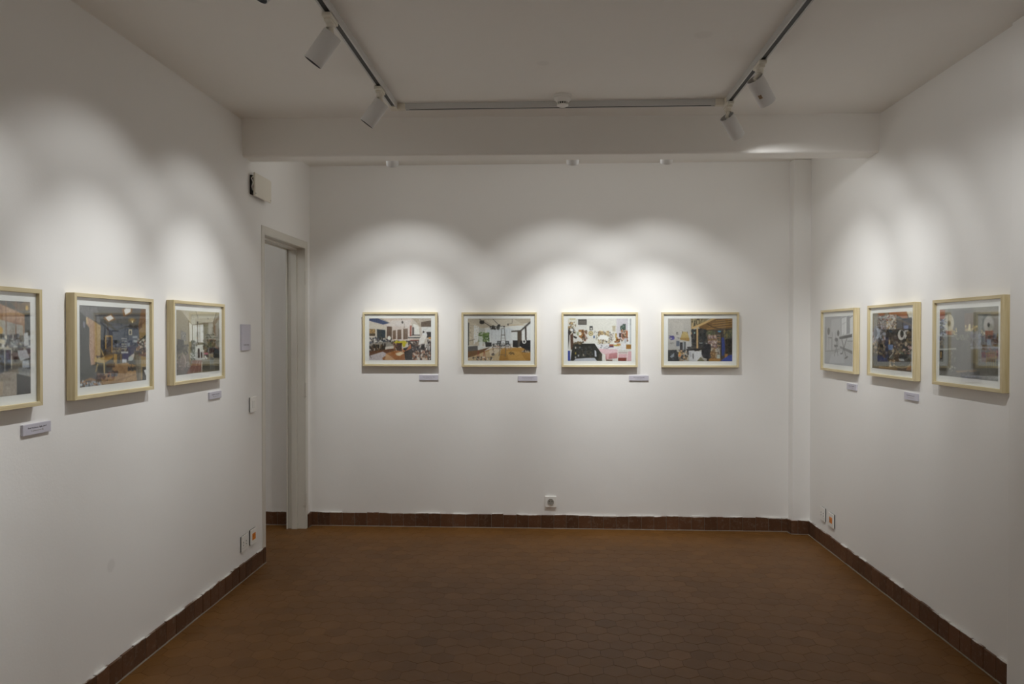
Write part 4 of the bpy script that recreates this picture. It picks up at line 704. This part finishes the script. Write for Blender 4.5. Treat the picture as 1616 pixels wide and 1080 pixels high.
def art_r3():
    p = Paint([(113,198),(680,163),(680,885),(113,826)], '6a6c68', 33)
    p.P('74766f', [(113,198),(680,163),(680,500),(113,500)], 1, '646765'); p.P('70716f', [(230,190),(430,180),(430,780),(230,790)], 1, '60625f'); p.P('7f6a5c', [(350,235),(440,230),(440,395),(355,400)], .8); p.P('a8482c', [(113,200),(165,205),(160,295),(113,300)])
    p.P('75756e', [(485,215),(680,205),(680,420),(490,430)]); p.P('4c4f4a', [(530,245),(575,242),(570,330),(530,330)], .8); p.P('8a7c60', [(600,210),(680,205),(680,420),(640,420)], .7)
    p.E('b8b09a', 200, 330, 52, 92); p.E('cdc7b2', 206, 328, 44, 84); p.E('5a4e34', 203, 332, 13, 22); p.E('8a7c58', 203, 332, 20, 32, .5); p.E('a8a396', 588, 342, 52, 86); p.E('bab6aa', 588, 342, 42, 74); p.E('4a463c', 585, 342, 13, 22); p.P('b0684c', [(165,400),(240,405),(235,440),(170,440)]); p.P('9a5c44', [(550,400),(635,400),(630,440),(555,440)])
    p.C(113,290,175,460,'3c4a78 8a94b0 c8ccd0 2c3448 a8b0c8',44,34,tall=.6); p.C(225,380,280,440,'d8c48c a8945c e0d0a0',14,26); p.C(360,350,470,400,'dcc890 c8b07c a89468',18,30); p.P('e8dcb0', [(395,335),(410,335),(415,400),(385,400)]); p.C(515,390,545,440,'d0bc88 a89468',8,20); p.C(640,400,680,490,'c8a43c a88a30 6a6248',10,26)
    p.L('b8b8b0', 8, [(135,450),(255,450)]); p.C(113,460,160,560,'2c2824 5a4c34 8a7850',16,34); p.L('b8bab8', 12, [(115,580),(275,572)]); p.P('262018', [(113,590),(145,585),(140,670),(113,680)]); p.P('a88440', [(122,600),(135,600),(132,660),(120,665)]); p.P('2f2f2a', [(113,720),(185,740),(180,790),(113,780)])
    p.C(270,440,400,490,'84857c a8a68c',22,26,a=.5); p.C(205,600,270,700,'a8a49a 8a8880',14,16,a=.7); p.C(170,740,265,790,'b8b6ae a09e98 5a5a54',20,22)
    p.C(415,420,515,560,'6a6e80 8a92b0 585a5c 9aa0b0',40,40,tall=1.4,a=.7); p.P('8a92a8', [(465,430),(510,430),(505,560),(465,560)], .7); p.P('2f2a2e', [(515,450),(680,450),(680,540),(515,540)]); p.C(515,450,680,540,'2a2428 5a3434 3c3c50 6a5048',46,40); p.P('6a7890', [(570,480),(612,480),(608,540),(572,540)])
    p.L('9fa4b4', 16, [(415,565),(680,560)], .8); p.P('3a2c28', [(515,575),(680,570),(680,640),(515,655)]); p.C(515,575,680,645,'6a3428 3c2420 8a4a34 2c3048',60,34); p.P('5a5038', [(420,580),(510,580),(510,700),(420,760)]); p.L('8a8a7c', 20, [(490,680),(680,655)], .7); p.P('2e2820', [(420,715),(680,690),(680,750),(420,765)]); p.C(430,700,680,760,'3c3020 5a4a2c 2a2424',40,32)
    for i in range(16):
        x = 560+i*7; p.L('a09030', 3, [(x,600+(i*37)%60),(x+20-(i*13)%40,700+(i*29)%80)], .8)
    for i in range(5): p.L('b0a03c', 4, [(560+i*22,620),(590+i*18,600),(610+i*14,660)], .7)
    p.P('65665f', [(420,765),(680,750),(680,885),(280,845),(280,800)]); p.P('a08468', [(270,785),(480,775),(450,795),(280,800)]); p.P('35383f', [(315,800),(505,790),(500,845),(320,850)]); p.C(320,800,500,845,'484c58 2c2e34 5c606c',20,34); p.C(560,760,680,860,'7a7c74 5c5e58',20,40,a=.5); p.L('a0a098', 4, [(640,870),(660,850),(678,848)]); return p.grain(.02).done()
GB, GL, GR = 'framed photographs on the back wall', 'framed photographs on the left wall', 'framed photographs on the right wall'
picture((-1.070, YB, 1.3592), RB, art_b1(), 'framed photo of a cluttered studio with yellow cloth, leftmost on the back wall', GB)
picture((-.3543, YB, 1.3569), RB, art_b2(), 'pale wood framed photo of a bright loft with a stepladder and yellow floor', GB)
picture((.3621, YB, 1.3570), RB, art_b3(), 'pale wood framed photo of a white room with pink tablecloth and chair', GB)
picture((1.0696, YB, 1.3566), RB, art_b4(), 'pale wood framed photo of a timber mezzanine over bookshelves, with a lampshade', GB)
picture((XL, 2.168, 1.3555), RL, art_l1(), 'pale wood framed photo of a workshop, cut off by the left edge of the photo', GL)
picture((XL, 2.8787, 1.3554), RL, art_l2(), 'pale wood framed photo of a dark studio with wooden desk and ceiling light panels', GL)
picture((XL, 3.5895, 1.3598), RL, art_l3(), 'pale wood framed photo of a narrow room with tall bright window, nearest the doorway', GL)
picture((XR, 4.7432, 1.3585), RR, art_r1(), 'pale wood framed monochrome photo of a keyboard on a stand in a white room', GR)
picture((XR, 4.0219, 1.3631), RR, art_r2(), 'pale wood framed photo crowded with gear and a turntable', GR)
picture((XR, 3.3078, 1.3627), RR, art_r3(), 'framed photo with two white discs on grey, nearest the camera on the right', GR)
